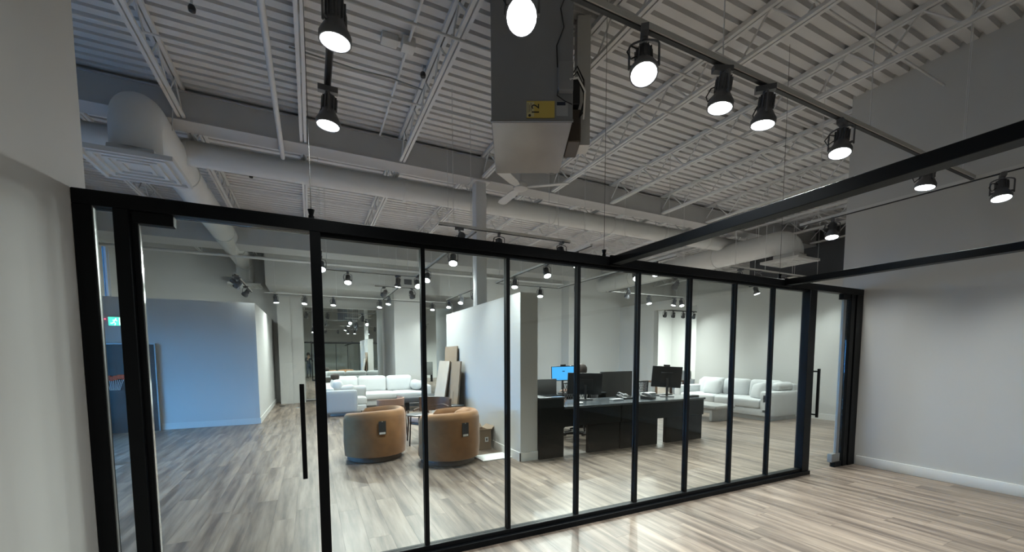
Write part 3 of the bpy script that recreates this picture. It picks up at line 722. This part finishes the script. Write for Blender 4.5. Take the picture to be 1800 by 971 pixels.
# ------------------------------------------------------------------ wooden lounge chairs
def lounge(loc, face, label, bm_, sm_):
    t = thing('lounge_chair', label, 'chair', (*loc, 0), face, 'wooden framed lounge chairs')   # local +X = front
    g = G(); pts = []
    rows = []
    for i in range(19):
        u = i/18*2-1; a = PI+u*math.radians(80)
        rows.append([(.33*math.cos(a)+k*.02*math.cos(a), .34*math.sin(a)+k*.02*math.sin(a), z) for (k, z) in ((0, .50), (1, .50), (1.6, .76), (.6, .77))])
    vs = [[g.bm.verts.new(p) for p in r] for r in rows]
    for A, Bq in zip(vs, vs[1:]):
        for k in range(4): g.bm.faces.new((A[k], A[(k+1) % 4], Bq[(k+1) % 4], Bq[k]))
    g.bm.faces.new(vs[0][::-1]); g.bm.faces.new(vs[-1]); g.bevel(.012, 2)
    g.out('backrest', bm_, t)
    G().tube([(.36*math.cos(PI+(i/18*2-1)*math.radians(100))+.02, .37*math.sin(PI+(i/18*2-1)*math.radians(100)), .62-.01*abs(i-9)) for i in range(19)], .02, 8).out('arm_rail', 'walnut', t)
    G().cushion((.02, 0, .40), (.58, .56, .11), .04, .15, 8).out('seat', sm_, t)
    G().box(-.27, .29, -.28, .28, .30, .345).bevel(.01).out('seat_frame', 'walnut', t)
    for sx, sy in ((.28, .31), (.28, -.31), (-.27, .29), (-.27, -.29)):
        G().tube([(sx+.02*(1 if sx > 0 else -1), sy*1.06, 0), (sx, sy, .35), (sx*.92, sy*1.08, .56)], [.013, .019, .016], 8).out('leg', 'walnut', t)
    return t
lounge((1.22, 7.98), math.radians(140), 'lounge chair with tan leather curved back behind the left armchair', 'brown_leather', 'pale_seat')
lounge((1.97, 7.42), math.radians(215), 'dark wood lounge chair with pale seat behind the first mullion', 'walnut', 'pale_seat')
def side_table(x, y, h, r, label):
    t = thing('side_table', label, 'side table', (x, y, 0), .5, 'small dark round side tables')
    G().lathe([(0, h-.025), (r-.01, h-.025), (r, h-.018), (r, h-.004), (r-.006, h), (0, h)], 32).out('table_top', 'slate', t)
    for k in range(3):
        a = 2*PI*k/3; G().tube([(.62*r*math.cos(a), .62*r*math.sin(a), h-.025), (.78*r*math.cos(a), .78*r*math.sin(a), 0)], .011, 8).out('leg', 'black_metal', t)
side_table(1.60, 6.95, .56, .19, 'dark round side table in front of the dark wood chair')
side_table(2.50, 7.58, .60, .16, 'dark round side table beside the leaning cardboard boards')

# ------------------------------------------------------------------ sectional sofa, coffee table
sf = thing('sectional_sofa', 'white L shaped sectional sofa in front of the far mirror', 'sofa', (1.8, 12.7, 0))
def sq(x, y, z): return (x-1.8, y-12.7, z)
G().box(.33-1.8, 1.28-1.8, 11.4-12.7, 13.65-12.7, .09, .26).box(1.28-1.8, 3.28-1.8, 12.6-12.7, 13.65-12.7, .09, .26).bevel(.02).out('sofa_base', 'white_fabric', sf)
G().box(.40-1.8, 1.2-1.8, 11.5-12.7, 13.55-12.7, 0, .09).box(1.2-1.8, 3.18-1.8, 12.7-12.7, 13.55-12.7, 0, .09).out('plinth', 'grey_fabric', sf)
G().cushion(sq(.66, 11.40, .38), (.80, .22, .58), .05, .02, 8, None, 1).out('arm', 'grey_fabric', sf)
G().cushion(sq(3.22, 13.05, .38), (.22, 1.1, .56), .06, .03, 8, None, 0).out('arm', 'white_fabric', sf)
G().cushion(sq(.40, 12.5, .42), (.22, 2.2, .62), .06, .02, 8, None, 0).out('back_frame', 'white_fabric', sf)
G().cushion(sq(1.82, 13.60, .42), (3.0, .22, .64), .06, .02, 8, None, 1).out('back_frame', 'white_fabric', sf)
for (x, y, sx, sy) in ((.90, 12.05, .84, 1.1), (.90, 13.0, .84, .85), (1.80, 13.02, .96, .95), (2.68, 13.02, .86, .95)):
    G().cushion(sq(x, y, .36), (sx, sy, .21), .07, .10, 9).out('seat_cushion', 'white_fabric', sf)
for (x, y, w) in ((1.68, 13.36, .84), (2.50, 13.36, .80), (.92, 13.36, .70)):
    G().cushion(sq(x, y, .69), (w, .24, .50), .10, .25, 9, R3('X', -.12), 1).out('back_cushion', 'white_fabric', sf)
for (y, w) in ((11.95, .7), (12.65, .65)):
    G().cushion(sq(.62, y, .68), (.24, w, .46), .10, .25, 9, R3('Y', -.12), 0).out('back_cushion', 'white_fabric', sf)
for (x, y, z, rt, lab, s) in ((.80, 11.75, .60, R3('X', .4)@R3('Z', .2), 'white scatter cushion leaning on the near arm of the sectional', .42), (1.12, 11.95, .57, R3('X', .5), 'flat grey white cushion lying beside the near sectional arm', .44)):
    tag(G().cushion((x, y, z), (s, .15, s*.9), .07, .35, 9, rt, 1).out('scatter_cushion', 'white_fabric'), lab, 'cushion')
tag(G().cushion((2.98, 13.1, .64), (.30, .62, .30), .14, .05, 9, None, 2).out('bolster_cushion', 'white_fabric'), 'white rolled bolster at the right end of the sectional', 'cushion')
tag(G().cushion((.58, 12.35, .98), (.22, .26, .16), .06, .15, 7).out('dark_cushion', 'hair_dark'), 'small dark cushion resting on the sectional left back', 'cushion')
ct = thing('coffee_table', 'dark low coffee table in front of the sectional sofa', 'coffee table', (2.85, 11.95, 0))
G().box(-.62, .62, -.42, .42, .24, .40).bevel(.05, 3).out('table_top', 'slate', ct)
for sx in (-.45, .45): G().box(sx-.06, sx+.06, -.3, .3, 0, .24).out('leg', 'black_metal', ct)

# ------------------------------------------------------------------ leaning boards, boxes
def lean(x, y0, y1, h, off, label, m, th=.02, cut=0, gap=0):
    """board leaning against the west face of the middle wall (x = 2.69)"""
    yc, w = (y0+y1)/2, y1-y0; ang = math.asin(off/h); L = h
    t = thing('leaning_board', label, 'board', (2.688-off-th*.6-gap, yc, 0), 0, 'boards leaning on the middle wall')
    rt = R3('Y', ang)
    G().obb(rt@Vector((0, 0, L/2))+Vector((0, 0, .008)), (th, w, L), rt).out('board_sheet', m, t)
    if cut:
        for yy in (-w*.12, w*.16): G().obb(rt@Vector((-th/2-.001, yy, .42))+Vector((0, 0, .008)), (.003, .012, .8), rt).out('slit', 'brown_box', t)
    return t
lean(2.69, 7.98, 8.80, 1.74, .09, 'tallest brown cardboard board leaning at the back against the middle wall', 'cardboard')
lean(2.69, 7.62, 8.40, 1.44, .13, 'brown slit cardboard board leaning in front of the tallest one', 'cardboard', .03, 1, .045)
lean(2.69, 8.20, 8.95, 1.45, .24, 'pale board leaning outermost beside the far mirror', 'board_pale', .025, 0, .085)
bx = thing('cardboard_box', 'open brown cardboard box on the floor by the right armchair', 'box', (2.41, 6.36, 0), .06)
G().box(-.22, .22, -.17, .17, 0, .01).box(-.22, .22, -.17, -.165, 0, .32).box(-.22, .22, .165, .17, 0, .32).box(-.22, -.215, -.165, .165, 0, .32).box(.215, .22, -.165, .165, 0, .32).out('box_walls', 'cardboard', bx)
for (c, s, rt) in (((0, -.20, .335), (.43, .09, .005), R3('X', -.5)), ((0, .21, .35), (.43, .10, .005), R3('X', .7)), ((-.23, 0, .40), (.005, .32, .16), R3('Y', -.15)), ((.25, 0, .35), (.005, .32, .1), R3('Y', .9))):
    G().obb(c, s, rt).out('flap', 'cardboard', bx)
sh = G().box(.11, .17, -.1735, -.170, .13, .21).out('shipping_label', 'paper', bx)
G().box(.13, .15, -.1745, -.1735, .15, .19).out('label_mark', 'black_plastic', sh)
pb2 = thing('floor_board', 'flat white board lying on the floor by the middle wall', 'board', (2.44, 5.68, 0), .05)
G().box(-.24, .26, -.18, .18, .002, .014).out('board_sheet', 'paper', pb2)

# ------------------------------------------------------------------ reception desk
dk = thing('reception_desk', 'long black reception desk with two knee openings', 'desk', (4.75, 5.6, 0))
def dbx(name, m, x0, x1, y0, y1, z0, z1, bev=.004, par=None):
    return G().box(x0-4.75, x1-4.75, y0-5.6, y1-5.6, z0, z1).bevel(bev, 1).out(name, m, par or dk)
dbx('raised_end', 'desk_black', 3.0, 3.43, 5.22, 5.30, 0, .90)
dbx('raised_end_side', 'desk_black', 3.0, 3.06, 5.30, 6.88, 0, .90)
dbx('raised_ledge', 'desk_top', 2.995, 3.44, 5.20, 5.34, .90, .925)
dbx('raised_ledge', 'desk_top', 2.995, 3.20, 5.34, 6.88, .90, .925)
dbx('worktop', 'desk_top', 3.43, 6.52, 5.20, 6.05, .735, .77)
dbx('front_panel', 'desk_black', 3.43, 4.55, 5.23, 5.26, .455, .735)
dbx('front_panel', 'desk_black', 4.56, 6.5, 5.22, 5.25, .455, .735)
dbx('pedestal', 'desk_black', 3.92, 4.55, 5.262, 5.33, 0, .735)
dbx('pedestal', 'desk_black', 4.56, 5.39, 5.252, 5.33, 0, .735)
dbx('pedestal', 'desk_black', 5.60, 6.5, 5.252, 5.33, 0, .735)
dbx('end_panel', 'desk_black', 6.46, 6.5, 5.33, 6.0, 0, .735)
dbx('worktop', 'desk_top', 3.06, 3.43, 5.34, 6.88, .735, .77)
db = thing('rear_desk', 'second dark desk standing behind the reception desk', 'desk', (4.9, 7.25, 0))
G().box(-1.6, .75, -.30, .30, .735, .765).bevel(.004, 1).out('worktop', 'desk_top', db)
G().box(-1.58, -1.54, -.28, .28, 0, .735).out('end_panel', 'desk_black', db); G().box(.70, .74, -.28, .28, 0, .735).out('end_panel', 'desk_black', db)
G().box(-1.54, .70, .25, .27, .52, .735).out('back_panel', 'desk_black', db)
ds = thing('desk_screen', 'grey felt divider screen standing on the rear desk', 'screen', (6.15, 7.25, 0))
G().box(-.45, .45, -.02, .02, .40, 1.19).bevel(.008).out('screen_panel', 'felt_grey', ds)
G().box(-.40, -.34, -.15, .15, 0, .40).box(.34, .40, -.15, .15, 0, .40).out('screen_foot', 'black_metal', ds)
ds2 = thing('desk_screen', 'dark divider screen behind the raised left desk end', 'screen', (4.24, 7.08, 0))
G().box(-.24, .22, -.02, .02, .765, 1.08).bevel(.008).out('screen_panel', 'felt_grey', ds2)

def monitor(x, y, z, w, h, face, label, tilt=.1, roll=0, screen=False, clip=True, lift=.17):
    """screen side is local -Y when screen else the back faces -Y"""
    t = thing('monitor', label, 'monitor', (x, y, z), face)
    rt = R3('X', tilt)@R3('Y', roll)
    zc = lift+h/2
    sg = -1 if screen else 1
    b = G().obb((0, 0, zc), (w, .03, h), rt).bevel(.006, 2).out('display', 'black_plastic', t)
    G().obb(Vector((0, 0, zc))+rt@Vector((0, sg*.0165, 0)), (w-.03, .002, h-.035), rt).out('display_face', 'screen_blue' if screen else 'tag_dark', b)
    if screen: G().obb(Vector((0, 0, zc))+rt@Vector((.01, -.0185, h*.14)), (.05, .001, .018), rt).out('screen_text', 'cloth_jean', b)
    else: G().obb(Vector((0, 0, zc))+rt@Vector((0, -.03, -.01)), (w*.42, .035, h*.5), rt).bevel(.01).out('back_housing', 'black_plastic', t)
    G().tube([(0, -.045*sg, zc-.02), (0, -.065*sg, zc*.6), (0, -.06*sg, .01)], .022, 8).out('stand_neck', 'black_plastic', t)
    G().box(-.12, .12, -.13, .08, 0, .014).bevel(.005, 1).out('stand_foot', 'black_plastic', t)
    if clip: G().obb((0, .0, zc+h/2+.015), (.11, .035, .03), rt).out('webcam', 'black_plastic', t)
    return t
monitor(4.34, 5.95, .77, .62, .38, -.38, 'black monitor seen from behind at the left of the reception desk', .05, .03, False, False, .09)
monitor(6.03, 5.68, .77, .54, .40, -.62, 'black tilted monitor seen from behind at the right of the desk', .12, .05)
monitor(4.70, 7.20, .765, .49, .31, -.45, 'monitor with a glowing blue screen on the rear desk', .06, -.03, True, True, .26)

def office_chair(x, y, face, label):
    t = thing('office_chair', label, 'office chair', (x, y, 0), face)   # local -Y is the back side
    for k in range(5):
        a = 2*PI*k/5+.3; c, s = math.cos(a), math.sin(a)
        lg_ = G().tube([(0, 0, .11), (.16*c, .16*s, .10), (.30*c, .30*s, .075)], [.03, .022, .016], 8).out('base_arm', 'black_plastic', t)
        G().cyl((.30*c-.02*s, .30*s+.02*c, .03), (.30*c+.02*s, .30*s-.02*c, .03), .03, n=14).out('caster', 'black_plastic', lg_)
    G().cyl((0, 0, .10), (0, 0, .42), .028, n=12).out('gas_lift', 'grey_metal', t)
    G().cushion((0, .02, .47), (.50, .48, .09), .04, .1, 8).out('seat', 'black_plastic', t)
    fr = G(); w, z0, z1 = .22, .56, 1.02
    P = lambda u, v: (u*w*(1-.12*abs(v-.5)), -.24-.05*v+.05*u*u, z0+(z1-z0)*v)
    loop = [P(-1, i/6) for i in range(7)]+[P(-1+2*i/6, 1) for i in range(1, 7)]+[P(1, 1-i/6) for i in range(1, 7)]+[P(1-2*i/6, 0) for i in range(1, 7)]
    fr.tube(loop, .014, 8); bk = fr.out('back_frame', 'black_plastic', t)
    ms = G()
    for i in range(-5, 6):
        u0 = i/5
        pa = [(max(-1, min(1, u0+.45*(v-.5)*2)), v) for v in [k/8 for k in range(9)]]; pc = [(max(-1, min(1, u0-.45*(v-.5)*2)), v) for v in [k/8 for k in range(9)]]
        ms.tube([P(*q) for q in pa], .006, 5).tube([P(*q) for q in pc], .006, 5)
    ms.out('back_mesh', 'fixture_black', bk)
    G().tube([(0, -.05, .40), (0, -.22, .42), (0, -.26, .60)], .018, 8).out('back_support', 'black_plastic', t)
    for s_ in (-1, 1): G().tube([(s_*.25, .02, .45), (s_*.29, .02, .50), (s_*.29, .0, .66), (s_*.28, -.12, .68), (s_*.28, .14, .68)], .014, 8).out('armrest', 'black_plastic', t)
    return t
office_chair(5.98, 6.55, .25, 'black mesh back office chair behind the right monitor')
office_chair(4.38, 6.30, 2.6, 'office chair behind the left monitor, only its wheels show through the knee opening')
def phone(x, y, rz, label):
    t = thing('desk_phone', label, 'telephone', (x, y, .77), rz)
    G().prism([(-.10, 0), (.10, 0), (.10, .075), (-.10, .025)], 'x', -.11, .11).bevel(.006, 1).out('phone_base', 'black_plastic', t)
    G().tube([(-.075, -.08, .06), (-.075, -.06, .085), (-.075, .05, .105), (-.075, .08, .09)], [.022, .016, .016, .022], 8).out('handset', 'fixture_black', t)
    for i in range(3):
        for j in range(3): G().box(.0+.03*i, .02+.03*i, -.06+.03*j, -.04+.03*j, .03+.0075*j, .05+.0075*j).out('phone_key', 'grey_metal', t)
    G().obb((.035, .065, .075), (.11, .05, .008), R3('X', .25)).out('phone_display', 'desk_top', t)
phone(5.05, 5.72, -.1, 'black desk telephone right of the left monitor')
phone(5.40, 5.50, .4, 'black desk telephone left of the right monitor, low and flat')
def keyboard(x, y, rz, label):
    t = thing('keyboard', label, 'keyboard', (x, y, .77), rz)
    G().box(-.22, .22, -.07, .07, 0, .016).bevel(.004, 1).out('keyboard_case', 'black_plastic', t)
    for j in range(4):
        for i in range(12): G().box(-.205+.034*i, -.176+.034*i, -.06+.03*j, -.036+.03*j, .016, .021).out('key', 'fixture_black', t)
keyboard(6.2, 5.92, .2, 'black keyboard under the right monitor')
mg = thing('mug', 'brown mug at the left end of the worktop', 'mug', (3.66, 5.62, .77))
G().lathe([(0, 0), (.038, 0), (.042, .02), (.042, .10), (.036, .10), (.036, .01), (0, .01)], 18).out('cup', 'brown_leather', mg)
G().tube([(.042, 0, .08), (.07, 0, .075), (.07, 0, .035), (.042, 0, .03)], .006, 6).out('cup_handle', 'brown_leather', mg)
tag(G().cushion((3.86, 5.42, .785), (.11, .06, .03), .014, .1, 6).out('computer_mouse', 'paper'), 'small white mouse on the left of the worktop', 'mouse')
tag(G().box(4.68, 4.92, 5.50, 5.62, .77, .80).bevel(.004, 1).out('tissue_pack', 'screen_pack') if False else G().box(4.62, 4.84, 5.50, 5.62, .77, .80).bevel(.004, 1).out('notebook', 'grey_fabric'), 'small lilac grey notebook in front of the left monitor', 'notebook')
tag(G().box(6.42, 6.62, 6.28, 6.52, .77, .79).bevel(.003, 1).out('folder', 'black_plastic') if False else G().box(5.7, 5.96, 5.86, 6.02, .77, .83).bevel(.003, 1).out('paper_stack', 'paper'), 'white stack of papers behind the right monitor', 'papers')
tag(G().cushion((6.38, 5.40, .785), (.26, .14, .035), .015, .1, 6).out('laptop_sleeve', 'black_plastic'), 'flat black case at the right end of the worktop', 'case')

# ------------------------------------------------------------------ right sofa and table
sr = thing('long_sofa', 'long white sofa against the right wall beyond the desk', 'sofa', (10.1, 7.1, 0))
def rq(x, y, z): return (x-10.1, y-7.1, z)
G().box(-.60, .55, -1.25, 1.55, .10, .27).bevel(.025).out('sofa_base', 'white_fabric', sr)
G().box(-.55, .5, -1.2, 1.5, 0, .10).out('plinth', 'concrete', sr)
G().cushion(rq(10.08, 5.98, .40), (1.16, .26, .58), .05, .02, 8, None, 1).out('arm', 'white_fabric', sr)
G().cushion(rq(10.08, 8.55, .40), (1.16, .22, .58), .05, .02, 8, None, 1).out('arm', 'white_fabric', sr)
G().cushion(rq(10.55, 7.25, .48), (.22, 2.7, .74), .06, .01, 8, None, 0).out('back_frame', 'white_fabric', sr)
for (y, w) in ((6.72, 1.22), (7.88, 1.10)):
    G().cushion(rq(9.98, y, .38), (1.0, w, .22), .06, .08, 9).out('seat_cushion', 'white_fabric', sr)
for (y, w) in ((6.48, .78), (7.25, .74), (8.0, .74)):
    G().cushion(rq(10.32, y, .68), (.26, w, .48), .10, .2, 9, R3('Y', .15), 0).out('back_cushion', 'white_fabric', sr)
tag(G().cushion((9.98, 7.75, .68), (.16, .50, .42), .07, .35, 9, R3('Y', .35)@R3('X', .06), 0).out('scatter_cushion', 'white_fabric'), 'white scatter cushion at the far half of the right sofa', 'cushion')
tag(G().cushion((9.86, 6.35, .66), (.18, .46, .42), .08, .35, 9, R3('Y', .35)@R3('Z', -.5), 0).out('scatter_cushion', 'white_fabric'), 'white scatter cushion propped in the near corner of the right sofa', 'cushion')
tag(G().cushion((10.22, 6.02, .79), (.62, .22, .20), .10, .05, 9, None, 2).out('bolster_cushion', 'white_fabric'), 'white bolster lying on the near arm of the right sofa', 'cushion')
tag(G().box(9.50, 9.506, 5.90, 6.02, .44, .60).out('hang_tag', 'tag_dark'), 'dark tag hanging on the front of the right sofa arm', 'tag')
ctr = thing('coffee_table', 'pale concrete coffee table in front of the right sofa', 'coffee table', (8.62, 6.95, 0))
G().box(-.35, .35, -.62, .62, .29, .38).bevel(.03, 3).out('table_top', 'concrete', ctr)
for sy in (-.5, .42): G().box(-.3, .3, sy, sy+.08, 0, .29).bevel(.015).out('leg', 'concrete', ctr)
# side room beyond the opening
st2 = thing('console_table', 'dark console table in the opening beside the right sofa', 'table', (10.4, 9.9, 0))
G().box(-.65, .65, -.3, .3, .68, .72).bevel(.005, 1).out('table_top', 'walnut', st2)
G().box(-.6, .6, -.27, .27, .18, .21).out('lower_shelf', 'walnut', st2)
for sx in (-.6, .6):
    for sy in (-.26, .26): G().box(sx-.025, sx+.025, sy-.025, sy+.025, 0, .68).out('leg', 'walnut', st2)
for i, dx in enumerate((-.45, -.25, -.05, .2)):
    tag(G().lathe([(0, 0), (.045, 0), (.055, .05), (.05, .14), (.03, .17), (.033, .19), (0, .19)], 14, (10.4+dx, 9.85, .72)).out('white_jar', 'paper'), 'small white jar on the dark console, %s from left' % ('first', 'second', 'third', 'fourth')[i], 'jar', 'jars on the console')
ac = thing('white_armchair', 'white armchair in the side room seen through the opening', 'armchair', (12.6, 11.1, 0), -.6)
G().box(-.42, .42, -.4, .4, .12, .30).bevel(.03).out('chair_base', 'white_fabric', ac)
G().cushion((0, -.02, .40), (.62, .66, .2), .06, .1, 8).out('seat', 'white_fabric', ac)
G().cushion((0, .34, .66), (.8, .18, .62), .07, .08, 8, None, 1).out('backrest', 'white_fabric', ac)
for s_ in (-1, 1): G().cushion((s_*.40, 0, .46), (.16, .78, .36), .06, .04, 8, None, 0).out('arm', 'white_fabric', ac)
for sx in (-.35, .35):
    for sy in (-.32, .32): G().cyl((sx, sy, 0), (sx, sy, .12), .025, n=8).out('leg', 'walnut', ac)

# ------------------------------------------------------------------ people
def grow(name, verts, edges, root, regions, parent, sub=2):
    """skin one continuous body over a joint graph; regions: joint -> material"""
    names = list(verts); me = bpy.data.meshes.new(name)
    me.from_pydata([verts[n][0] for n in names], [(names.index(a), names.index(b)) for a, b in edges], [])
    o = bpy.data.objects.new(name, me); COL.objects.link(o)
    md = o.modifiers.new('skin', 'SKIN'); md.use_smooth_shade = True; md.branch_smoothing = .3
    if not me.skin_vertices: me.attributes.new('skin', 'FLOAT', 'POINT')
    for i, n in enumerate(names):
        sv = me.skin_vertices[0].data[i]; r = verts[n][1]; sv.radius = r if isinstance(r, tuple) else (r, r); sv.use_root = (n == root)
    o.modifiers.new('sub', 'SUBSURF').levels = sub; o.modifiers['sub'].render_levels = sub
    bpy.context.view_layer.update(); dg = bpy.context.evaluated_depsgraph_get()
    me2 = bpy.data.meshes.new_from_object(o.evaluated_get(dg)); bpy.data.objects.remove(o)
    mats = []; 
    for n in names:
        if regions(n) not in mats: mats.append(regions(n))
    me2.materials.clear()
    for k in mats: me2.materials.append(M[k])
    segs = [(Vector(verts[a][0]), Vector(verts[b][0]), a, b) for a, b in edges]
    for p in me2.polygons:
        c = p.center; best = None
        for A, Bq, a, b in segs:
            d = Bq-A; t = max(0, min(1, (c-A).dot(d)/max(1e-9, d.length_squared))); dist = (c-(A+d*t)).length
            if best is None or dist < best[0]: best = (dist, a if t < .5 else b)
        p.material_index = mats.index(regions(best[1])); p.use_smooth = True
    r = bpy.data.objects.new(name, me2); COL.objects.link(r); r.parent = parent; return r
def hand(v, e, pre, wrist, palm_dir, side_dir, curl_dir):
    """palm + five unequal bent fingers added to the joint graph"""
    w = Vector(wrist); d = Vector(palm_dir).normalized(); s = Vector(side_dir).normalized(); c = Vector(curl_dir).normalized()
    v[pre+'palm'] = (tuple(w+d*.055), (.030, .018)); e.append((pre+'wrist', pre+'palm'))
    for i, ln in enumerate((.070, .078, .073, .056)):
        o = w+d*.09+s*(.027-.018*i); v[pre+'f%da' % i] = (tuple(o), .0095)
        v[pre+'f%db' % i] = (tuple(o+d*ln*.5+c*.012), .0085); v[pre+'f%dc' % i] = (tuple(o+d*ln*.8+c*.035), .0075)
        e += [(pre+'palm', pre+'f%da' % i), (pre+'f%da' % i, pre+'f%db' % i), (pre+'f%db' % i, pre+'f%dc' % i)]
    v[pre+'ta'] = (tuple(w+d*.035+s*.038), .011); v[pre+'tb'] = (tuple(w+d*.07+s*.055+c*.015), .0095)
    e += [(pre+'palm', pre+'ta'), (pre+'ta', pre+'tb')]
def head_parts(par, c, hairmat, face):
    """hair cap, eyes, nose, ears; face = unit direction the head looks to (local +Y)"""
    x, y, z = c
    g = G()
    for i in range(1, 8):
        pass
    g.lathe([(0, .125), (.05, .118), (.085, .085), (.10, .04), (.102, 0), (.095, -.04), (.088, -.05), (.075, -.02), (.0, -.02)], 20)
    bmesh.ops.transform(g.bm, matrix=Matrix.Translation((x, y-.014, z+.012))@Matrix.Rotation(.30, 4, 'X')@Matrix.Diagonal((1.08, 1.16, 1.1, 1)), verts=g.bm.verts)
    g.out('hair', hairmat, par)
    for s_ in (-1, 1):
        G().lathe([(0, -.010), (.008, -.006), (.011, 0), (.008, .006), (0, .010)], 8, (x+s_*.032, y+.086, z+.0)).out('eye', 'black_plastic', par)
        G().cushion((x+s_*.083, y+.0, z-.01), (.016, .035, .055), .007, 0, 4).out('ear', 'skin', par)
    G().tube([(x, y+.088, z+.005), (x, y+.108, z-.03), (x, y+.09, z-.036)], [.007, .012, .008], 8).out('nose', 'skin', par)
    G().tube([(x-.024, y+.084, z-.065), (x, y+.092, z-.064), (x+.024, y+.084, z-.065)], .005, 6).out('mouth', 'brown_leather', par)

# standing photographer (behind the camera; seen in the far mirror)
ph = thing('person', 'standing person in dark clothes holding up a phone, reflected in the far mirror', 'person', (-.16, -.33, 0), -YAW)
V, E = {}, []
V.update(pelvis=((0, 0, .95), (.155, .11)), waist=((0, .0, 1.10), (.14, .10)), chest=((0, .0, 1.32), (.165, .115)), neck=((0, .01, 1.50), .055), headb=((0, .03, 1.58), (.066, .074)), headm=((0, .035, 1.65), (.076, .092)), headt=((0, .03, 1.72), (.062, .075)))
E += [('pelvis', 'waist'), ('waist', 'chest'), ('chest', 'neck'), ('neck', 'headb'), ('headb', 'headm'), ('headm', 'headt')]
for s_, n in ((-1, 'l'), (1, 'r')):
    V[n+'hip'] = ((s_*.09, 0, .88), .095); V[n+'knee'] = ((s_*.10, .02, .50), .066); V[n+'ankle'] = ((s_*.105, -.01, .10), .046); V[n+'toe'] = ((s_*.115, .15, .045), (.045, .036))
    V[n+'sho'] = ((s_*.185, 0, 1.42), .062); V[n+'elb'] = ((s_*.24, .10, 1.18), .046); V[n+'wrist'] = ((s_*.105, .27, 1.42), .029)
    E += [('pelvis', n+'hip'), (n+'hip', n+'knee'), (n+'knee', n+'ankle'), (n+'ankle', n+'toe'), ('chest', n+'sho'), (n+'sho', n+'elb'), (n+'elb', n+'wrist')]
    hand(V, E, n, V[n+'wrist'][0], (-s_*.25, .35, 1), (0, -1, .3), (-s_*1, .3, 0))
def reg(n):
    if n.startswith('head') or n == 'neck' or 'wrist' in n or 'palm' in n or n[1:3] in ('f0', 'f1', 'f2', 'f3', 'ta', 'tb'): return 'skin'
    if 'knee' in n or 'hip' in n or n == 'pelvis': return 'cloth_jean'
    if 'ankle' in n or 'toe' in n: return 'hair_dark'
    return 'cloth_navy'
grow('body', V, E, 'pelvis', reg, ph)
head_parts(ph, (0, .03, 1.655), 'hair_dark', None)
pho = thing('mobile_phone', 'phone held up by the photographer', 'phone', (0, 0, CAM_H), -YAW)
G().box(-.085, .085, -.016, -.007, -.045, .035).bevel(.003, 2).out('phone_case', 'black_plastic', pho)

# seated person behind the monitors
sp = thing('person', 'seated person in a pale top behind the left monitor, only the head shows', 'person', (4.93, 6.78, .05), 1.3)
V, E = {}, []
V.update(pelvis=((0, 0, .52), (.15, .12)), waist=((0, .02, .68), (.13, .10)), chest=((0, .03, .88), (.155, .11)), neck=((0, .05, 1.04), .052), headb=((0, .08, 1.11), (.064, .072)), headm=((0, .085, 1.18), (.074, .09)), headt=((0, .08, 1.25), (.06, .072)))
E += [('pelvis', 'waist'), ('waist', 'chest'), ('chest', 'neck'), ('neck', 'headb'), ('headb', 'headm'), ('headm', 'headt')]
for s_, n in ((-1, 'l'), (1, 'r')):
    V[n+'hip'] = ((s_*.09, .08, .52), .088); V[n+'knee'] = ((s_*.11, .45, .52), .062); V[n+'ankle'] = ((s_*.11, .44, .10), .044); V[n+'toe'] = ((s_*.12, .58, .045), (.043, .034))
    V[n+'sho'] = ((s_*.175, .03, .97), .058); V[n+'elb'] = ((s_*.22, .12, .74), .043); V[n+'wrist'] = ((s_*.12, .34, .80), .028)
    E += [('pelvis', n+'hip'), (n+'hip', n+'knee'), (n+'knee', n+'ankle'), (n+'ankle', n+'toe'), ('chest', n+'sho'), (n+'sho', n+'elb'), (n+'elb', n+'wrist')]
    hand(V, E, n, V[n+'wrist'][0], (-s_*.15, 1, -.02), (-s_, .2, 0), (0, 0, -1))
def reg2(n):
    r = reg(n); return 'cloth_white' if r == 'cloth_navy' else r
grow('body', V, E, 'pelvis', reg2, sp)
head_parts(sp, (0, .08, 1.185), 'hair_grey', None)
office_chair(4.93, 6.76, 1.3, 'black office chair under the seated person')
